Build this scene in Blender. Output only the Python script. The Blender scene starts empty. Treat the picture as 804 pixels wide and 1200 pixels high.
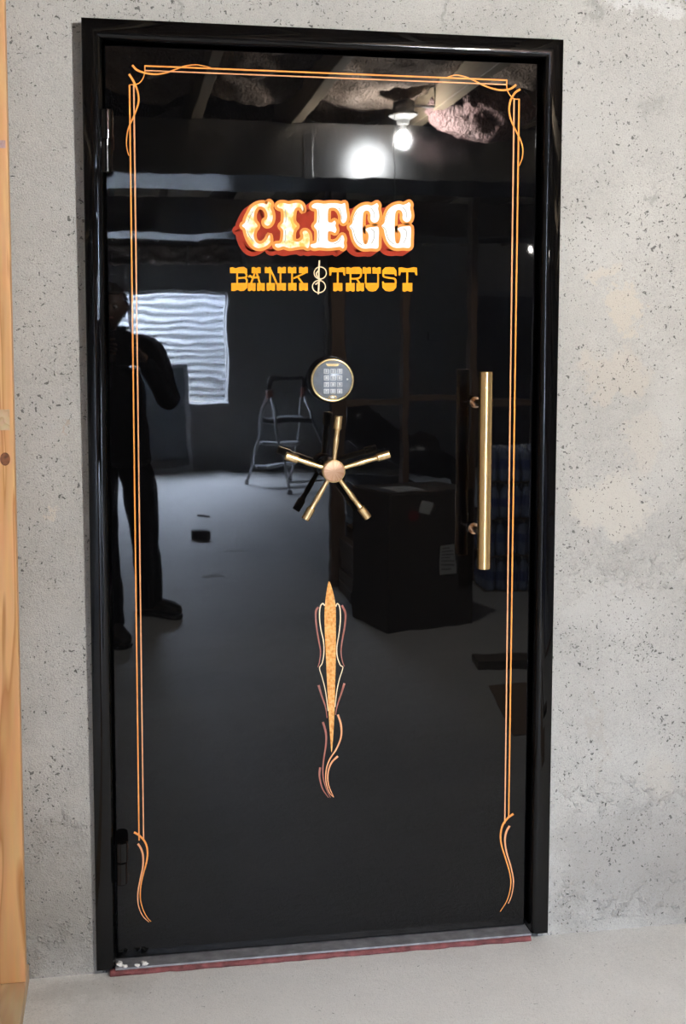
import bpy, bmesh, math, random
from mathutils import Vector, Matrix, noise as mnoise
from mathutils.geometry import tessellate_polygon
random.seed(7)
scene = bpy.context.scene
COL = scene.collection
PI = math.pi

# ---------------------------------------------------------------- camera
# solved from the four corners of the door frame (frame front plane y = 0, x right, z up, camera at -y)
F, CX, CY = 1465.387, 410.939, 526.327
YAW, PITCH, ROLL = 0.176739, -0.0903745, 0.0027344
CAM = Vector((0.087397, -2.80678, 1.452226))
W, H = 1.0827, 2.13            # outer size of the door frame
M = 0.04                       # front face of the door leaf
FZ = -0.014                    # floor level
fw = Vector((math.sin(YAW)*math.cos(PITCH), math.cos(YAW)*math.cos(PITCH), math.sin(PITCH)))
rt = Vector((math.cos(YAW), -math.sin(YAW), 0)); up = rt.cross(fw)
rt, up = math.cos(ROLL)*rt + math.sin(ROLL)*up, -math.sin(ROLL)*rt + math.cos(ROLL)*up
cam_d = bpy.data.cameras.new('camera'); cam = bpy.data.objects.new('camera', cam_d); COL.objects.link(cam)
cam.matrix_world = Matrix(((rt.x, up.x, -fw.x, CAM.x), (rt.y, up.y, -fw.y, CAM.y), (rt.z, up.z, -fw.z, CAM.z), (0, 0, 0, 1)))
cam_d.sensor_fit = 'HORIZONTAL'; cam_d.sensor_width = 36; cam_d.lens = F/804*36
cam_d.shift_x = (402-CX)/804; cam_d.shift_y = (CY-600)/804
cam_d.clip_start = 0.003; cam_d.clip_end = 200
scene.camera = cam

# ---------------------------------------------------------------- world, sun, exposure
world = bpy.data.worlds.new('sky'); scene.world = world; world.use_nodes = True
wn = world.node_tree.nodes; wl = world.node_tree.links
bg = wn['Background']; bg.inputs['Color'].default_value = (0.70, 0.79, 1.0, 1); bg.inputs['Strength'].default_value = 980.0
sun_d = bpy.data.lights.new('sun', 'SUN'); sun = bpy.data.objects.new('sun', sun_d); COL.objects.link(sun)
sun_d.energy = 420; sun_d.angle = math.radians(12); sun_d.color = (0.88, 0.94, 1.0)
sun.rotation_euler = (math.radians(-22), math.radians(14), 0); sun.location = (0, -11, 8)
# sampling portal over the open top of the window well (gives off no light of its own)
por_d = bpy.data.lights.new('sky_portal', 'AREA'); por = bpy.data.objects.new('sky_portal', por_d); COL.objects.link(por)
por_d.shape = 'RECTANGLE'; por_d.size = 2.08; por_d.size_y = 1.76; por_d.cycles.is_portal = True; por.location = (0.3725, -11.735, 1.97)
BULB = 7100.0                  # radiance of the bare ceiling bulb
BULB2 = 260.0                  # the far one
vs = scene.view_settings
vs.view_transform = 'Standard'; vs.look = 'None'; vs.exposure = 0.0; vs.gamma = 1.0; vs.use_curve_mapping = False

# ---------------------------------------------------------------- pixel -> place
def ray(u, v): return rt*((u-CX)/F) - up*((v-CY)/F) + fw
def on(u, v, y):
    d = ray(u, v); return CAM + d*((y-CAM.y)/d.y)
def refl(u, v, z=None, y=None):               # where a ray mirrored in the door leaf meets height z or depth y
    d = ray(u, v); p = CAM + d*((M-CAM.y)/d.y); d = Vector((d.x, -d.y, d.z))
    return p + d*(((z-p.z)/d.z) if z is not None else ((y-p.y)/d.y))

# ---------------------------------------------------------------- materials
MATS = {}
def new_mat(name):
    m = bpy.data.materials.new(name); m.use_nodes = True; MATS[name] = m
    return m, m.node_tree.nodes, m.node_tree.links, m.node_tree.nodes['Principled BSDF']
def N(ns, t, **kw):
    n = ns.new(t)
    for k, v in kw.items():
        if k.startswith('i_'):
            n.inputs[k[2:].replace('_', ' ')].default_value = v
        else: setattr(n, k, v)
    return n
def c4(c): return (c[0], c[1], c[2], 1)
def ramp(ns, stops):
    r = ns.new('ShaderNodeValToRGB'); e = r.color_ramp.elements
    while len(e) < len(stops): e.new(0.5)
    for x, (p, c) in zip(e, stops): x.position = p; x.color = c4(c) if not isinstance(c, float) else (c, c, c, 1)
    return r
def mat(name, col, rough=0.5, metal=0.0, var=0.15, scale=8.0, bump=0.0, bscale=60.0, ior=1.5, trans=0.0, spec=0.5, emit=None, stretch=None):
    m, ns, ls, b = new_mat(name)
    tc = N(ns, 'ShaderNodeTexCoord'); mp = N(ns, 'ShaderNodeMapping'); ls.new(tc.outputs['Object'], mp.inputs['Vector'])
    if stretch: mp.inputs['Scale'].default_value = stretch
    nz = N(ns, 'ShaderNodeTexNoise', i_Scale=scale, i_Detail=5.0); ls.new(mp.outputs[0], nz.inputs['Vector'])
    lo = tuple(max(0, x*(1-var)) for x in col); hi = tuple(min(1, x*(1+var)) for x in col)
    r = ramp(ns, [(0.3, lo), (0.7, hi)]); ls.new(nz.outputs['Fac'], r.inputs['Fac'])
    ls.new(r.outputs['Color'], b.inputs['Base Color'])
    b.inputs['Roughness'].default_value = rough; b.inputs['Metallic'].default_value = metal
    b.inputs['IOR'].default_value = ior; b.inputs['Transmission Weight'].default_value = trans
    b.inputs['Specular IOR Level'].default_value = spec
    if bump:
        n2 = N(ns, 'ShaderNodeTexNoise', i_Scale=bscale, i_Detail=6.0); ls.new(mp.outputs[0], n2.inputs['Vector'])
        bp = N(ns, 'ShaderNodeBump', i_Strength=bump, i_Distance=0.01); ls.new(n2.outputs['Fac'], bp.inputs['Height']); ls.new(bp.outputs['Normal'], b.inputs['Normal'])
    if emit:
        b.inputs['Emission Color'].default_value = c4(emit[0]); b.inputs['Emission Strength'].default_value = emit[1]
    return m

def wood(name, c1, c2, axis='Z', rough=0.6, scale=6.0):
    m, ns, ls, b = new_mat(name)
    tc = N(ns, 'ShaderNodeTexCoord'); mp = N(ns, 'ShaderNodeMapping')
    mp.inputs['Scale'].default_value = {'Z': (1, 1, 0.09), 'Y': (1, 0.09, 1), 'X': (0.09, 1, 1)}[axis]
    ls.new(tc.outputs['Object'], mp.inputs['Vector'])
    nz = N(ns, 'ShaderNodeTexNoise', i_Scale=scale, i_Detail=3.0, i_Distortion=0.6); ls.new(mp.outputs[0], nz.inputs['Vector'])
    mu = N(ns, 'ShaderNodeMath', operation='MULTIPLY'); mu.inputs[1].default_value = 9.0; ls.new(nz.outputs['Fac'], mu.inputs[0])
    fr = N(ns, 'ShaderNodeMath', operation='FRACT'); ls.new(mu.outputs[0], fr.inputs[0])
    r = ramp(ns, [(0.0, c1), (0.72, tuple(0.6*a+0.4*d for a, d in zip(c1, c2))), (0.9, c2), (1.0, c1)]); ls.new(fr.outputs[0], r.inputs['Fac'])
    n2 = N(ns, 'ShaderNodeTexNoise', i_Scale=90.0, i_Detail=3.0); ls.new(mp.outputs[0], n2.inputs['Vector'])
    mx = N(ns, 'ShaderNodeMix', data_type='RGBA', blend_type='MULTIPLY'); mx.inputs['Factor'].default_value = 0.25
    ls.new(r.outputs[0], mx.inputs[6]); ls.new(n2.outputs['Color'], mx.inputs[7]); ls.new(mx.outputs[2], b.inputs['Base Color'])
    b.inputs['Roughness'].default_value = rough
    return m

def concrete(name, base, patches=(), pits=1.0, tint=(1, 1, 1), streaks=(), rough=0.85, big=1.0, joints=(), spec=0.25):
    m, ns, ls, b = new_mat(name)
    tc = N(ns, 'ShaderNodeTexCoord'); co = tc.outputs['Object']
    def noise(s, d=6.0, vec=None, ro=0.55):
        n = N(ns, 'ShaderNodeTexNoise', i_Scale=s, i_Detail=d, i_Roughness=ro); ls.new(vec or co, n.inputs['Vector']); return n
    def mth(op, a, bb=None, clamp=False):
        n = N(ns, 'ShaderNodeMath', operation=op, use_clamp=clamp)
        for i, x in enumerate((a, bb)):
            if x is None: continue
            if isinstance(x, (int, float)): n.inputs[i].default_value = x
            else: ls.new(x, n.inputs[i])
        return n.outputs[0]
    def mixc(fac, a, bb):
        n = N(ns, 'ShaderNodeMix', data_type='RGBA')
        for i, x in ((0, fac), (6, a), (7, bb)):
            if isinstance(x, (int, float)): n.inputs[i].default_value = x
            elif isinstance(x, tuple): n.inputs[i].default_value = c4(x)
            else: ls.new(x, n.inputs[i])
        return n.outputs[2]
    big_n = noise(1.6*big); mid = noise(9.0); fine = noise(70.0, 4.0); vfine = noise(330.0, 3.0)
    lo = tuple(x*0.80 for x in base); hi = tuple(min(1, x*1.14) for x in base)
    r = ramp(ns, [(0.28, lo), (0.72, hi)])
    s = mth('ADD', mth('MULTIPLY', big_n.outputs['Fac'], 0.45), mth('ADD', mth('MULTIPLY', mid.outputs['Fac'], 0.3), mth('MULTIPLY', fine.outputs['Fac'], 0.25)))
    ls.new(s, r.inputs['Fac']); colr = r.outputs['Color']
    # salt and pepper grain
    g = ramp(ns, [(0.36, 0.74), (0.5, 1.0), (0.66, 1.1)]); ls.new(vfine.outputs['Fac'], g.inputs['Fac'])
    mg = N(ns, 'ShaderNodeMix', data_type='RGBA', blend_type='MULTIPLY'); mg.inputs[0].default_value = 0.5; ls.new(colr, mg.inputs[6]); ls.new(g.outputs['Color'], mg.inputs[7]); colr = mg.outputs[2]
    # stains and patches with their own outline: (centre, radii, colour, strength)
    dist = noise(7.0, 9.0, ro=0.72)
    sub = N(ns, 'ShaderNodeVectorMath', operation='SUBTRACT'); ls.new(dist.outputs['Color'], sub.inputs[0]); sub.inputs[1].default_value = (0.5, 0.5, 0.5)
    scl = N(ns, 'ShaderNodeVectorMath', operation='SCALE'); ls.new(sub.outputs[0], scl.inputs[0]); scl.inputs['Scale'].default_value = 0.30
    wob = N(ns, 'ShaderNodeVectorMath', operation='ADD'); ls.new(co, wob.inputs[0]); ls.new(scl.outputs[0], wob.inputs[1])
    for (c, rad, pc, st) in patches:
        v = N(ns, 'ShaderNodeVectorMath', operation='SUBTRACT'); ls.new(wob.outputs[0], v.inputs[0]); v.inputs[1].default_value = c
        dv = N(ns, 'ShaderNodeVectorMath', operation='DIVIDE'); ls.new(v.outputs[0], dv.inputs[0]); dv.inputs[1].default_value = rad
        ln = N(ns, 'ShaderNodeVectorMath', operation='LENGTH'); ls.new(dv.outputs[0], ln.inputs[0])
        fac = N(ns, 'ShaderNodeMapRange', interpolation_type='SMOOTHSTEP'); ls.new(ln.outputs['Value'], fac.inputs['Value'])
        fac.inputs['From Min'].default_value = 1.0; fac.inputs['From Max'].default_value = 0.72 if st >= 0.5 else 0.3
        fac.inputs['To Min'].default_value = 0.0; fac.inputs['To Max'].default_value = st*(0.92 if st >= 0.5 else 1.0)
        colr = mixc(fac.outputs[0], colr, pc)
    # bug holes
    hsum = None
    for sc, th, amt in ((52.0, 0.10, 1.0), (105.0, 0.19, 0.9), (190.0, 0.22, 0.8)):
        vo = N(ns, 'ShaderNodeTexVoronoi', i_Scale=sc); vo.feature = 'F1'
        nz = noise(55.0, 3.0); ad = N(ns, 'ShaderNodeVectorMath', operation='MULTIPLY_ADD'); ls.new(nz.outputs['Color'], ad.inputs[0]); ad.inputs[1].default_value = (0.03, 0.03, 0.03); ls.new(co, ad.inputs[2])
        ls.new(ad.outputs[0], vo.inputs['Vector'])
        gate = noise(5.0, 2.0)
        pick = N(ns, 'ShaderNodeSeparateColor'); ls.new(vo.outputs['Color'], pick.inputs[0])
        th_n = mth('MULTIPLY', mth('POWER', pick.outputs[0], 4.0), mth('MULTIPLY', gate.outputs['Fac'], th*2.6*pits))
        hole = N(ns, 'ShaderNodeMapRange'); ls.new(mth('SUBTRACT', vo.outputs['Distance'], th_n), hole.inputs['Value'])
        hole.inputs['From Min'].default_value = 0.0; hole.inputs['From Max'].default_value = -0.05; hole.inputs['To Max'].default_value = amt
        h = hole.outputs[0]
        hsum = h if hsum is None else mth('MAXIMUM', hsum, h)
    colr = mixc(mth('MULTIPLY', hsum, 0.85), colr, tuple(x*0.16 for x in base))
    ls.new(colr, b.inputs['Base Color'])
    ht = mth('ADD', mth('MULTIPLY', mid.outputs['Fac'], 0.9), mth('ADD', mth('MULTIPLY', fine.outputs['Fac'], 0.35), mth('MULTIPLY', vfine.outputs['Fac'], 0.42)))
    ht = mth('SUBTRACT', ht, mth('MULTIPLY', hsum, 0.9))
    # rough pour lines (z height, waviness)
    for (zc, x0) in joints:
        sp = N(ns, 'ShaderNodeSeparateXYZ'); ls.new(wob.outputs[0], sp.inputs[0])
        dz = mth('ABSOLUTE', mth('SUBTRACT', sp.outputs['Z'], zc))
        band = N(ns, 'ShaderNodeMapRange'); ls.new(dz, band.inputs['Value']); band.inputs['From Min'].default_value = 0.07; band.inputs['From Max'].default_value = 0.0
        rx = N(ns, 'ShaderNodeMapRange'); ls.new(sp.outputs['X'], rx.inputs['Value']); rx.inputs['From Min'].default_value = x0; rx.inputs['From Max'].default_value = x0+0.05
        rn = noise(42.0, 5.0)
        rr = N(ns, 'ShaderNodeMapRange'); ls.new(rn.outputs['Fac'], rr.inputs['Value']); rr.inputs['From Min'].default_value = 0.5; rr.inputs['From Max'].default_value = 0.66
        ht = mth('ADD', ht, mth('MULTIPLY', mth('MULTIPLY', band.outputs[0], rx.outputs[0]), mth('MULTIPLY', rr.outputs[0], 0.75)))
    bp = N(ns, 'ShaderNodeBump', i_Strength=0.95, i_Distance=0.009); ls.new(ht, bp.inputs['Height']); ls.new(bp.outputs['Normal'], b.inputs['Normal'])
    b.inputs['Roughness'].default_value = rough
    b.inputs['Specular IOR Level'].default_value = spec
    return m

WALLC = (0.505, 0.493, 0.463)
BEIGE = (0.585, 0.53, 0.45); PALE = (0.60, 0.585, 0.555); DARK = (0.20, 0.195, 0.18)
def wp(u, v): p = on(u, v, 0.035); return (p.x, 0.035, p.z)
patches = [
    (wp(718, 335), (0.035, 1, 0.030), BEIGE, 0.85), (wp(745, 365), (0.040, 1, 0.052), BEIGE, 0.8), (wp(722, 430), (0.10, 1, 0.075), (0.56, 0.51, 0.44), 0.6),
    (wp(715, 590), (0.12, 1, 0.075), (0.585, 0.55, 0.49), 0.75), (wp(745, 520), (0.055, 1, 0.09), (0.56, 0.52, 0.46), 0.55), (wp(790, 470), (0.12, 1, 0.12), PALE, 0.4),
    (wp(770, 560), (0.09, 1, 0.09), PALE, 0.35), (wp(700, 300), (0.16, 1, 0.15), PALE, 0.35), (wp(690, 130), (0.2, 1, 0.2), (0.56, 0.55, 0.53), 0.3),
    (wp(770, 900), (0.06, 1, 0.09), BEIGE, 0.3), (wp(770, 130), (0.06, 1, 0.03), DARK, 0.25), (wp(765, 228), (0.02, 1, 0.02), DARK, 0.4),
    (wp(535, 10), (0.014, 1, 0.06), DARK, 0.45), (wp(698, 5), (0.02, 1, 0.05), DARK, 0.42), (wp(218, 4), (0.012, 1, 0.05), DARK, 0.4), (wp(760, -6), (0.12, 1, 0.035), (0.68, 0.68, 0.67), 0.6),
    (wp(70, 615), (0.015, 1, 0.012), BEIGE, 0.8), (wp(74, 500), (0.006, 1, 0.02), (0.45, 0.33, 0.25), 0.55), (wp(70, 1100), (0.13, 1, 0.16), DARK, 0.3), (wp(45, 520), (0.05, 1, 0.16), (0.47, 0.46, 0.45), 0.3),
    (wp(665, 1040), (0.1, 1, 0.25), (0.33, 0.31, 0.28), 0.35), (wp(760, 1000), (0.3, 1, 0.22), (0.27, 0.255, 0.235), 0.45), (wp(60, 1050), (0.2, 1, 0.25), (0.26, 0.245, 0.215), 0.45), (wp(720, 720), (0.2, 1, 0.1), (0.58, 0.565, 0.54), 0.4), (wp(700, 850), (0.016, 1, 0.22), (0.42, 0.37, 0.31), 0.3),
]
M_WALL = concrete('cast_concrete', WALLC, patches, pits=1.45, joints=((0.93, 1.09), (0.84, 1.09), (0.33, -0.5), (0.06, -0.5)))
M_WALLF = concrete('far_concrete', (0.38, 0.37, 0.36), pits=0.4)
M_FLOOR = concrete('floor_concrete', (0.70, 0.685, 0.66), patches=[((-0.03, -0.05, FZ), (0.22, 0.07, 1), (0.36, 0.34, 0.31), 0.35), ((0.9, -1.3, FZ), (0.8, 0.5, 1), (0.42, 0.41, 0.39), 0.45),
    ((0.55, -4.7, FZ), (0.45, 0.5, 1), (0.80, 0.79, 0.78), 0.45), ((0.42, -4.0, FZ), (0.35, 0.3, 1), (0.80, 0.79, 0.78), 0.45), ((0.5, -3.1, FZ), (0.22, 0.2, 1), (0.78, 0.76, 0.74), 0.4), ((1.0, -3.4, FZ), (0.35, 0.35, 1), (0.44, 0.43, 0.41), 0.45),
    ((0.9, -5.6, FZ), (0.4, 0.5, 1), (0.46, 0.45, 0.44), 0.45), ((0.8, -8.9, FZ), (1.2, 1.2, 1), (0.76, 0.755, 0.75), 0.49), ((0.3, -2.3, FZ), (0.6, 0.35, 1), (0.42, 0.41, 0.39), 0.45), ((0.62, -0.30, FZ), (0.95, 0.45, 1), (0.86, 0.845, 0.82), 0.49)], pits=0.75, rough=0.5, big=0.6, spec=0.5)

def paint_black(name='black_gloss_paint'):
    m, ns, ls, b = new_mat(name)
    tc = N(ns, 'ShaderNodeTexCoord')
    nz = N(ns, 'ShaderNodeTexNoise', i_Scale=9.0, i_Detail=1.5); ls.new(tc.outputs['Object'], nz.inputs['Vector'])
    bp = N(ns, 'ShaderNodeBump', i_Strength=0.05, i_Distance=0.0035); ls.new(nz.outputs['Fac'], bp.inputs['Height']); ls.new(bp.outputs['Normal'], b.inputs['Normal'])
    b.inputs['Base Color'].default_value = (0.0018, 0.0018, 0.002, 1); b.inputs['Roughness'].default_value = 0.018
    b.inputs['IOR'].default_value = 1.385; b.inputs['Specular IOR Level'].default_value = 0.5
    return m
M_BLACK = paint_black()
M_BRASS = mat('polished_brass', (0.97, 0.68, 0.35), 0.3, 1.0, 0.06, 20)
def bar_brass():
    m = mat('drawn_brass_bar', (0.95, 0.64, 0.30), 0.27, 1.0, 0.04, 20); ns, ls = m.node_tree.nodes, m.node_tree.links; b = ns['Principled BSDF']
    tg = N(ns, 'ShaderNodeTangent', direction_type='RADIAL', axis='Z'); ls.new(tg.outputs[0], b.inputs['Tangent'])
    b.inputs['Anisotropic'].default_value = 0.85; b.inputs['Anisotropic Rotation'].default_value = 0.25
    return m
M_BAR = bar_brass()
M_STAND = mat('brass_rosette', (0.80, 0.55, 0.36), 0.2, 1.0, 0.06, 20)
def hub_mat():
    m, ns, ls, b = new_mat('spun_copper_brass')
    tc = N(ns, 'ShaderNodeTexCoord'); sp = N(ns, 'ShaderNodeSeparateXYZ'); ls.new(tc.outputs['Object'], sp.inputs[0])
    at = N(ns, 'ShaderNodeMath', operation='ARCTAN2'); ls.new(sp.outputs['X'], at.inputs[0]); ls.new(sp.outputs['Z'], at.inputs[1])
    n1 = N(ns, 'ShaderNodeTexNoise', i_Scale=3.0, i_Detail=4.0); n1.noise_dimensions = '1D'; ls.new(at.outputs[0], n1.inputs['W'])
    r = ramp(ns, [(0.3, (0.80, 0.40, 0.22)), (0.7, (0.98, 0.64, 0.40))]); ls.new(n1.outputs['Fac'], r.inputs['Fac']); ls.new(r.outputs[0], b.inputs['Base Color'])
    b.inputs['Metallic'].default_value = 1.0; b.inputs['Roughness'].default_value = 0.36
    b.inputs['Anisotropic'].default_value = 0.7
    return m
M_HUB = hub_mat()
M_KEYFACE = mat('keypad_grey_blue', (0.20, 0.235, 0.29), 0.4, 0.2, 0.08, 60)
M_KEY = mat('key_rubber', (0.27, 0.30, 0.34), 0.5, 0, 0.05, 60)
M_KEYEDGE = mat('key_outline_silver', (0.72, 0.74, 0.76), 0.4, 0.2, 0.05, 60)
M_BLKPL = mat('black_plastic', (0.008, 0.008, 0.009), 0.22, 0, 0.2, 20)
M_GOLDP = mat('gold_plate', (0.80, 0.62, 0.34), 0.25, 1.0, 0.08, 30)
M_ORANGE = mat('orange_paint', (0.86, 0.32, 0.075), 0.03, 0, 0.10, 60)
M_AMBER = mat('amber_paint', (0.95, 0.36, 0.02), 0.03, 0, 0.06, 60)
M_RED = mat('brick_red_paint', (0.36, 0.042, 0.022), 0.03, 0, 0.15, 40)
M_CREAM = mat('cream_paint', (0.85, 0.66, 0.42), 0.03, 0, 0.08, 60)
M_PEACH = mat('peach_paint', (0.80, 0.36, 0.17), 0.03, 0, 0.12, 60)
M_MAUVE = mat('mauve_paint', (0.33, 0.115, 0.085), 0.03, 0, 0.15, 60)
M_GREYL = mat('grey_line_paint', (0.42, 0.40, 0.35), 0.03, 0, 0.1, 60)
def gold_leaf(name, c1, c2, c3, lo=0.36, hi=0.62, scale=55.0, streak=None):
    m, ns, ls, b = new_mat(name)
    tc = N(ns, 'ShaderNodeTexCoord'); mp = N(ns, 'ShaderNodeMapping'); ls.new(tc.outputs['Object'], mp.inputs['Vector'])
    if streak: mp.inputs['Scale'].default_value = streak
    nz = N(ns, 'ShaderNodeTexNoise', i_Scale=scale, i_Detail=4.0); ls.new(mp.outputs[0], nz.inputs['Vector'])
    r = ramp(ns, [(lo, c1), ((lo+hi)/2, c2), (hi, c3)]); ls.new(nz.outputs['Fac'], r.inputs['Fac']); ls.new(r.outputs[0], b.inputs['Base Color'])
    b.inputs['Roughness'].default_value = 0.03; b.inputs['Metallic'].default_value = 0.0
    return m
M_LEAF = gold_leaf('gold_leaf_bright', (0.90, 0.56, 0.12), (0.95, 0.84, 0.46), (1.0, 0.97, 0.85), 0.38, 0.58)
M_LEAFW = gold_leaf('gold_leaf_white', (0.97, 0.88, 0.62), (1.0, 0.97, 0.88), (1.0, 1.0, 0.97), 0.28, 0.45)
M_SPEAR = gold_leaf('spear_gold', (0.62, 0.24, 0.05), (0.78, 0.36, 0.09), (0.86, 0.46, 0.15), 0.35, 0.65, 160.0)
M_STEEL = mat('bare_steel_sill', (0.28, 0.28, 0.30), 0.45, 0.5, 0.3, 30, bump=0.2, bscale=80)
M_REDSILL = mat('red_sealant', (0.17, 0.05, 0.05), 0.8, 0, 0.45, 40, bump=1.0, bscale=50)
M_PLASTER = mat('white_crumb', (0.75, 0.73, 0.70), 0.9, 0, 0.1, 50)
M_PINE = wood('fresh_pine', (0.76, 0.43, 0.19), (0.50, 0.22, 0.07), 'Z', 0.55, 9.0)
M_PINEY = wood('fresh_pine_plate', (0.62, 0.45, 0.28), (0.50, 0.33, 0.18), 'Y', 0.6, 9.0)
M_KNOT = mat('knot', (0.16, 0.055, 0.02), 0.6, 0, 0.5, 120)
M_STUD = wood('dull_lumber', (0.27, 0.165, 0.105), (0.17, 0.10, 0.062), 'Z', 0.7)
M_STUDX = wood('dull_lumber_flat', (0.27, 0.175, 0.115), (0.17, 0.11, 0.07), 'X', 0.7)
M_JOIST = wood('joist_lumber', (0.52, 0.41, 0.28), (0.38, 0.28, 0.18), 'Y', 0.7)
M_SUBFL = mat('subfloor_board', (0.22, 0.16, 0.10), 0.85, 0, 0.3, 12)
def insul(name, c1, c2, c3):
    m, ns, ls, b = new_mat(name)
    tc = N(ns, 'ShaderNodeTexCoord'); mp = N(ns, 'ShaderNodeMapping'); mp.inputs['Scale'].default_value = (1.6, 0.8, 1); ls.new(tc.outputs['Object'], mp.inputs['Vector'])
    nz = N(ns, 'ShaderNodeTexNoise', i_Scale=5.0, i_Detail=8.0, i_Distortion=1.2, i_Roughness=0.65); ls.new(mp.outputs[0], nz.inputs['Vector'])
    r = ramp(ns, [(0.32, c1), (0.5, c2), (0.68, c3)]); ls.new(nz.outputs['Fac'], r.inputs['Fac']); ls.new(r.outputs[0], b.inputs['Base Color'])
    n2 = N(ns, 'ShaderNodeTexNoise', i_Scale=28.0, i_Detail=8.0, i_Distortion=1.5); ls.new(mp.outputs[0], n2.inputs['Vector'])
    bp = N(ns, 'ShaderNodeBump', i_Strength=0.9, i_Distance=0.022); ls.new(n2.outputs['Fac'], bp.inputs['Height']); ls.new(bp.outputs['Normal'], b.inputs['Normal'])
    b.inputs['Roughness'].default_value = 1.0; b.inputs['Specular IOR Level'].default_value = 0.05
    return m
M_INS = insul('tan_fibreglass', (0.20, 0.145, 0.115), (0.32, 0.25, 0.20), (0.46, 0.38, 0.32))
M_INSP = insul('pink_fibreglass', (0.34, 0.21, 0.20), (0.46, 0.31, 0.295), (0.55, 0.41, 0.385))
M_DUCT = mat('galvanised_duct', (0.50, 0.52, 0.54), 0.19, 1.0, 0.12, 6, bump=0.05, bscale=8)
M_PORC = mat('porcelain', (0.80, 0.80, 0.77), 0.3)
M_BULB = mat('lit_bulb', (1, 1, 1), 0.4, emit=((1.0, 0.985, 0.96), BULB), var=0)
M_BULB2 = mat('lit_bulb_far', (1, 1, 1), 0.4, emit=((1.0, 0.95, 0.88), BULB2), var=0)
M_ALU = mat('aluminium', (0.74, 0.75, 0.78), 0.42, 0.15, 0.1, 10)
M_ORPL = mat('orange_plastic', (0.45, 0.10, 0.03), 0.5)
M_WHITEV = mat('white_vinyl', (0.80, 0.80, 0.80), 0.4, 0, 0.04)
M_CORR = mat('corrugated_steel', (0.22, 0.23, 0.245), 0.5, 0.15, 0.22, 3.0, stretch=(0.6, 0.6, 5.0))
M_GRAVEL = mat('gravel', (0.16, 0.14, 0.12), 0.9, 0, 0.4, 40)
def clear_glass(name):
    m, ns, ls, b = new_mat(name); out = ns['Material Output']
    tr = N(ns, 'ShaderNodeBsdfTransparent'); gl = N(ns, 'ShaderNodeBsdfGlossy', i_Roughness=0.02); lw = N(ns, 'ShaderNodeLayerWeight', i_Blend=0.5); pw_ = N(ns, 'ShaderNodeMath', operation='POWER'); pw_.inputs[1].default_value = 4.0; ls.new(lw.outputs['Facing'], pw_.inputs[0]); fz = N(ns, 'ShaderNodeMath', operation='MULTIPLY_ADD'); fz.inputs[1].default_value = 0.6; fz.inputs[2].default_value = 0.02; ls.new(pw_.outputs[0], fz.inputs[0])
    mx = N(ns, 'ShaderNodeMixShader'); tr.inputs['Color'].default_value = (0.93, 0.95, 0.95, 1)
    ls.new(fz.outputs[0], mx.inputs[0]); ls.new(tr.outputs[0], mx.inputs[1]); ls.new(gl.outputs[0], mx.inputs[2]); ls.new(mx.outputs[0], out.inputs['Surface'])
    return m
M_GLASS = clear_glass('window_glass')
M_SASHGL = mat('dusty_glass', (0.26, 0.29, 0.31), 0.25, 0, 0.15, 3, trans=0.25)
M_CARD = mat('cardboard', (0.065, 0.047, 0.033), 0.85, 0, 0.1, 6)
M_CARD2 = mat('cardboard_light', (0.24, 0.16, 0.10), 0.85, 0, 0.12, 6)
M_PAPER = mat('paper', (0.86, 0.86, 0.85), 0.8, 0, 0.05)
M_PAPERD = mat('paper_ink', (0.10, 0.10, 0.11), 0.8, 0, 0.05)
M_REDDOT = mat('red_sticker', (0.30, 0.02, 0.02), 0.6)
M_BAG = mat('black_poly_sheet', (0.010, 0.010, 0.012), 0.25, 0, 0.1, 5, bump=0.8, bscale=14)
M_BOTTLE = mat('blue_bottle', (0.42, 0.52, 0.78), 0.12, 0, 0.3, 10, trans=0.4, ior=1.33)
M_CAP = mat('white_cap', (0.75, 0.76, 0.80), 0.4)
M_BLABEL = mat('bottle_label', (0.07, 0.10, 0.30), 0.35)
M_DARKW = wood('old_plank', (0.16, 0.12, 0.09), (0.09, 0.065, 0.045), 'X', 0.8)
M_BRICK = mat('dark_block', (0.06, 0.05, 0.045), 0.85, 0, 0.3, 30, bump=0.4)
M_JACKET = mat('black_jacket', (0.005, 0.005, 0.006), 0.9, 0, 0.3, 25, spec=0.1, bump=0.25, bscale=30)
M_PANTS = mat('black_trousers', (0.005, 0.005, 0.006), 0.9, 0, 0.3, 25, spec=0.1, bump=0.25, bscale=30)
M_SKIN = mat('skin', (0.11, 0.065, 0.046), 0.55, 0, 0.06, 30)
M_HAIR = mat('dark_hair', (0.020, 0.014, 0.010), 0.6, 0, 0.3, 60, bump=0.4, bscale=120)
M_SHOE = mat('dark_shoe', (0.022, 0.016, 0.012), 0.6, 0, 0.2, 30)
M_SOLE = mat('shoe_sole', (0.03, 0.028, 0.026), 0.7)
M_PHONE = mat('phone_shell', (0.012, 0.012, 0.014), 0.2)
M_EYE = mat('eye_white', (0.7, 0.68, 0.65), 0.2)
M_LIP = mat('lips', (0.36, 0.16, 0.13), 0.5)
M_DOORB = mat('blue_grey_door', (0.05, 0.06, 0.08), 0.5)
M_DRYW = mat('drywall_grey', (0.30, 0.32, 0.35), 0.9, 0, 0.1, 3)
M_PIPE = mat('grey_conduit', (0.35, 0.36, 0.38), 0.4, 0.6)
M_GRASS = mat('lawn', (0.08, 0.12, 0.04), 0.95, 0, 0.4, 20)

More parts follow.
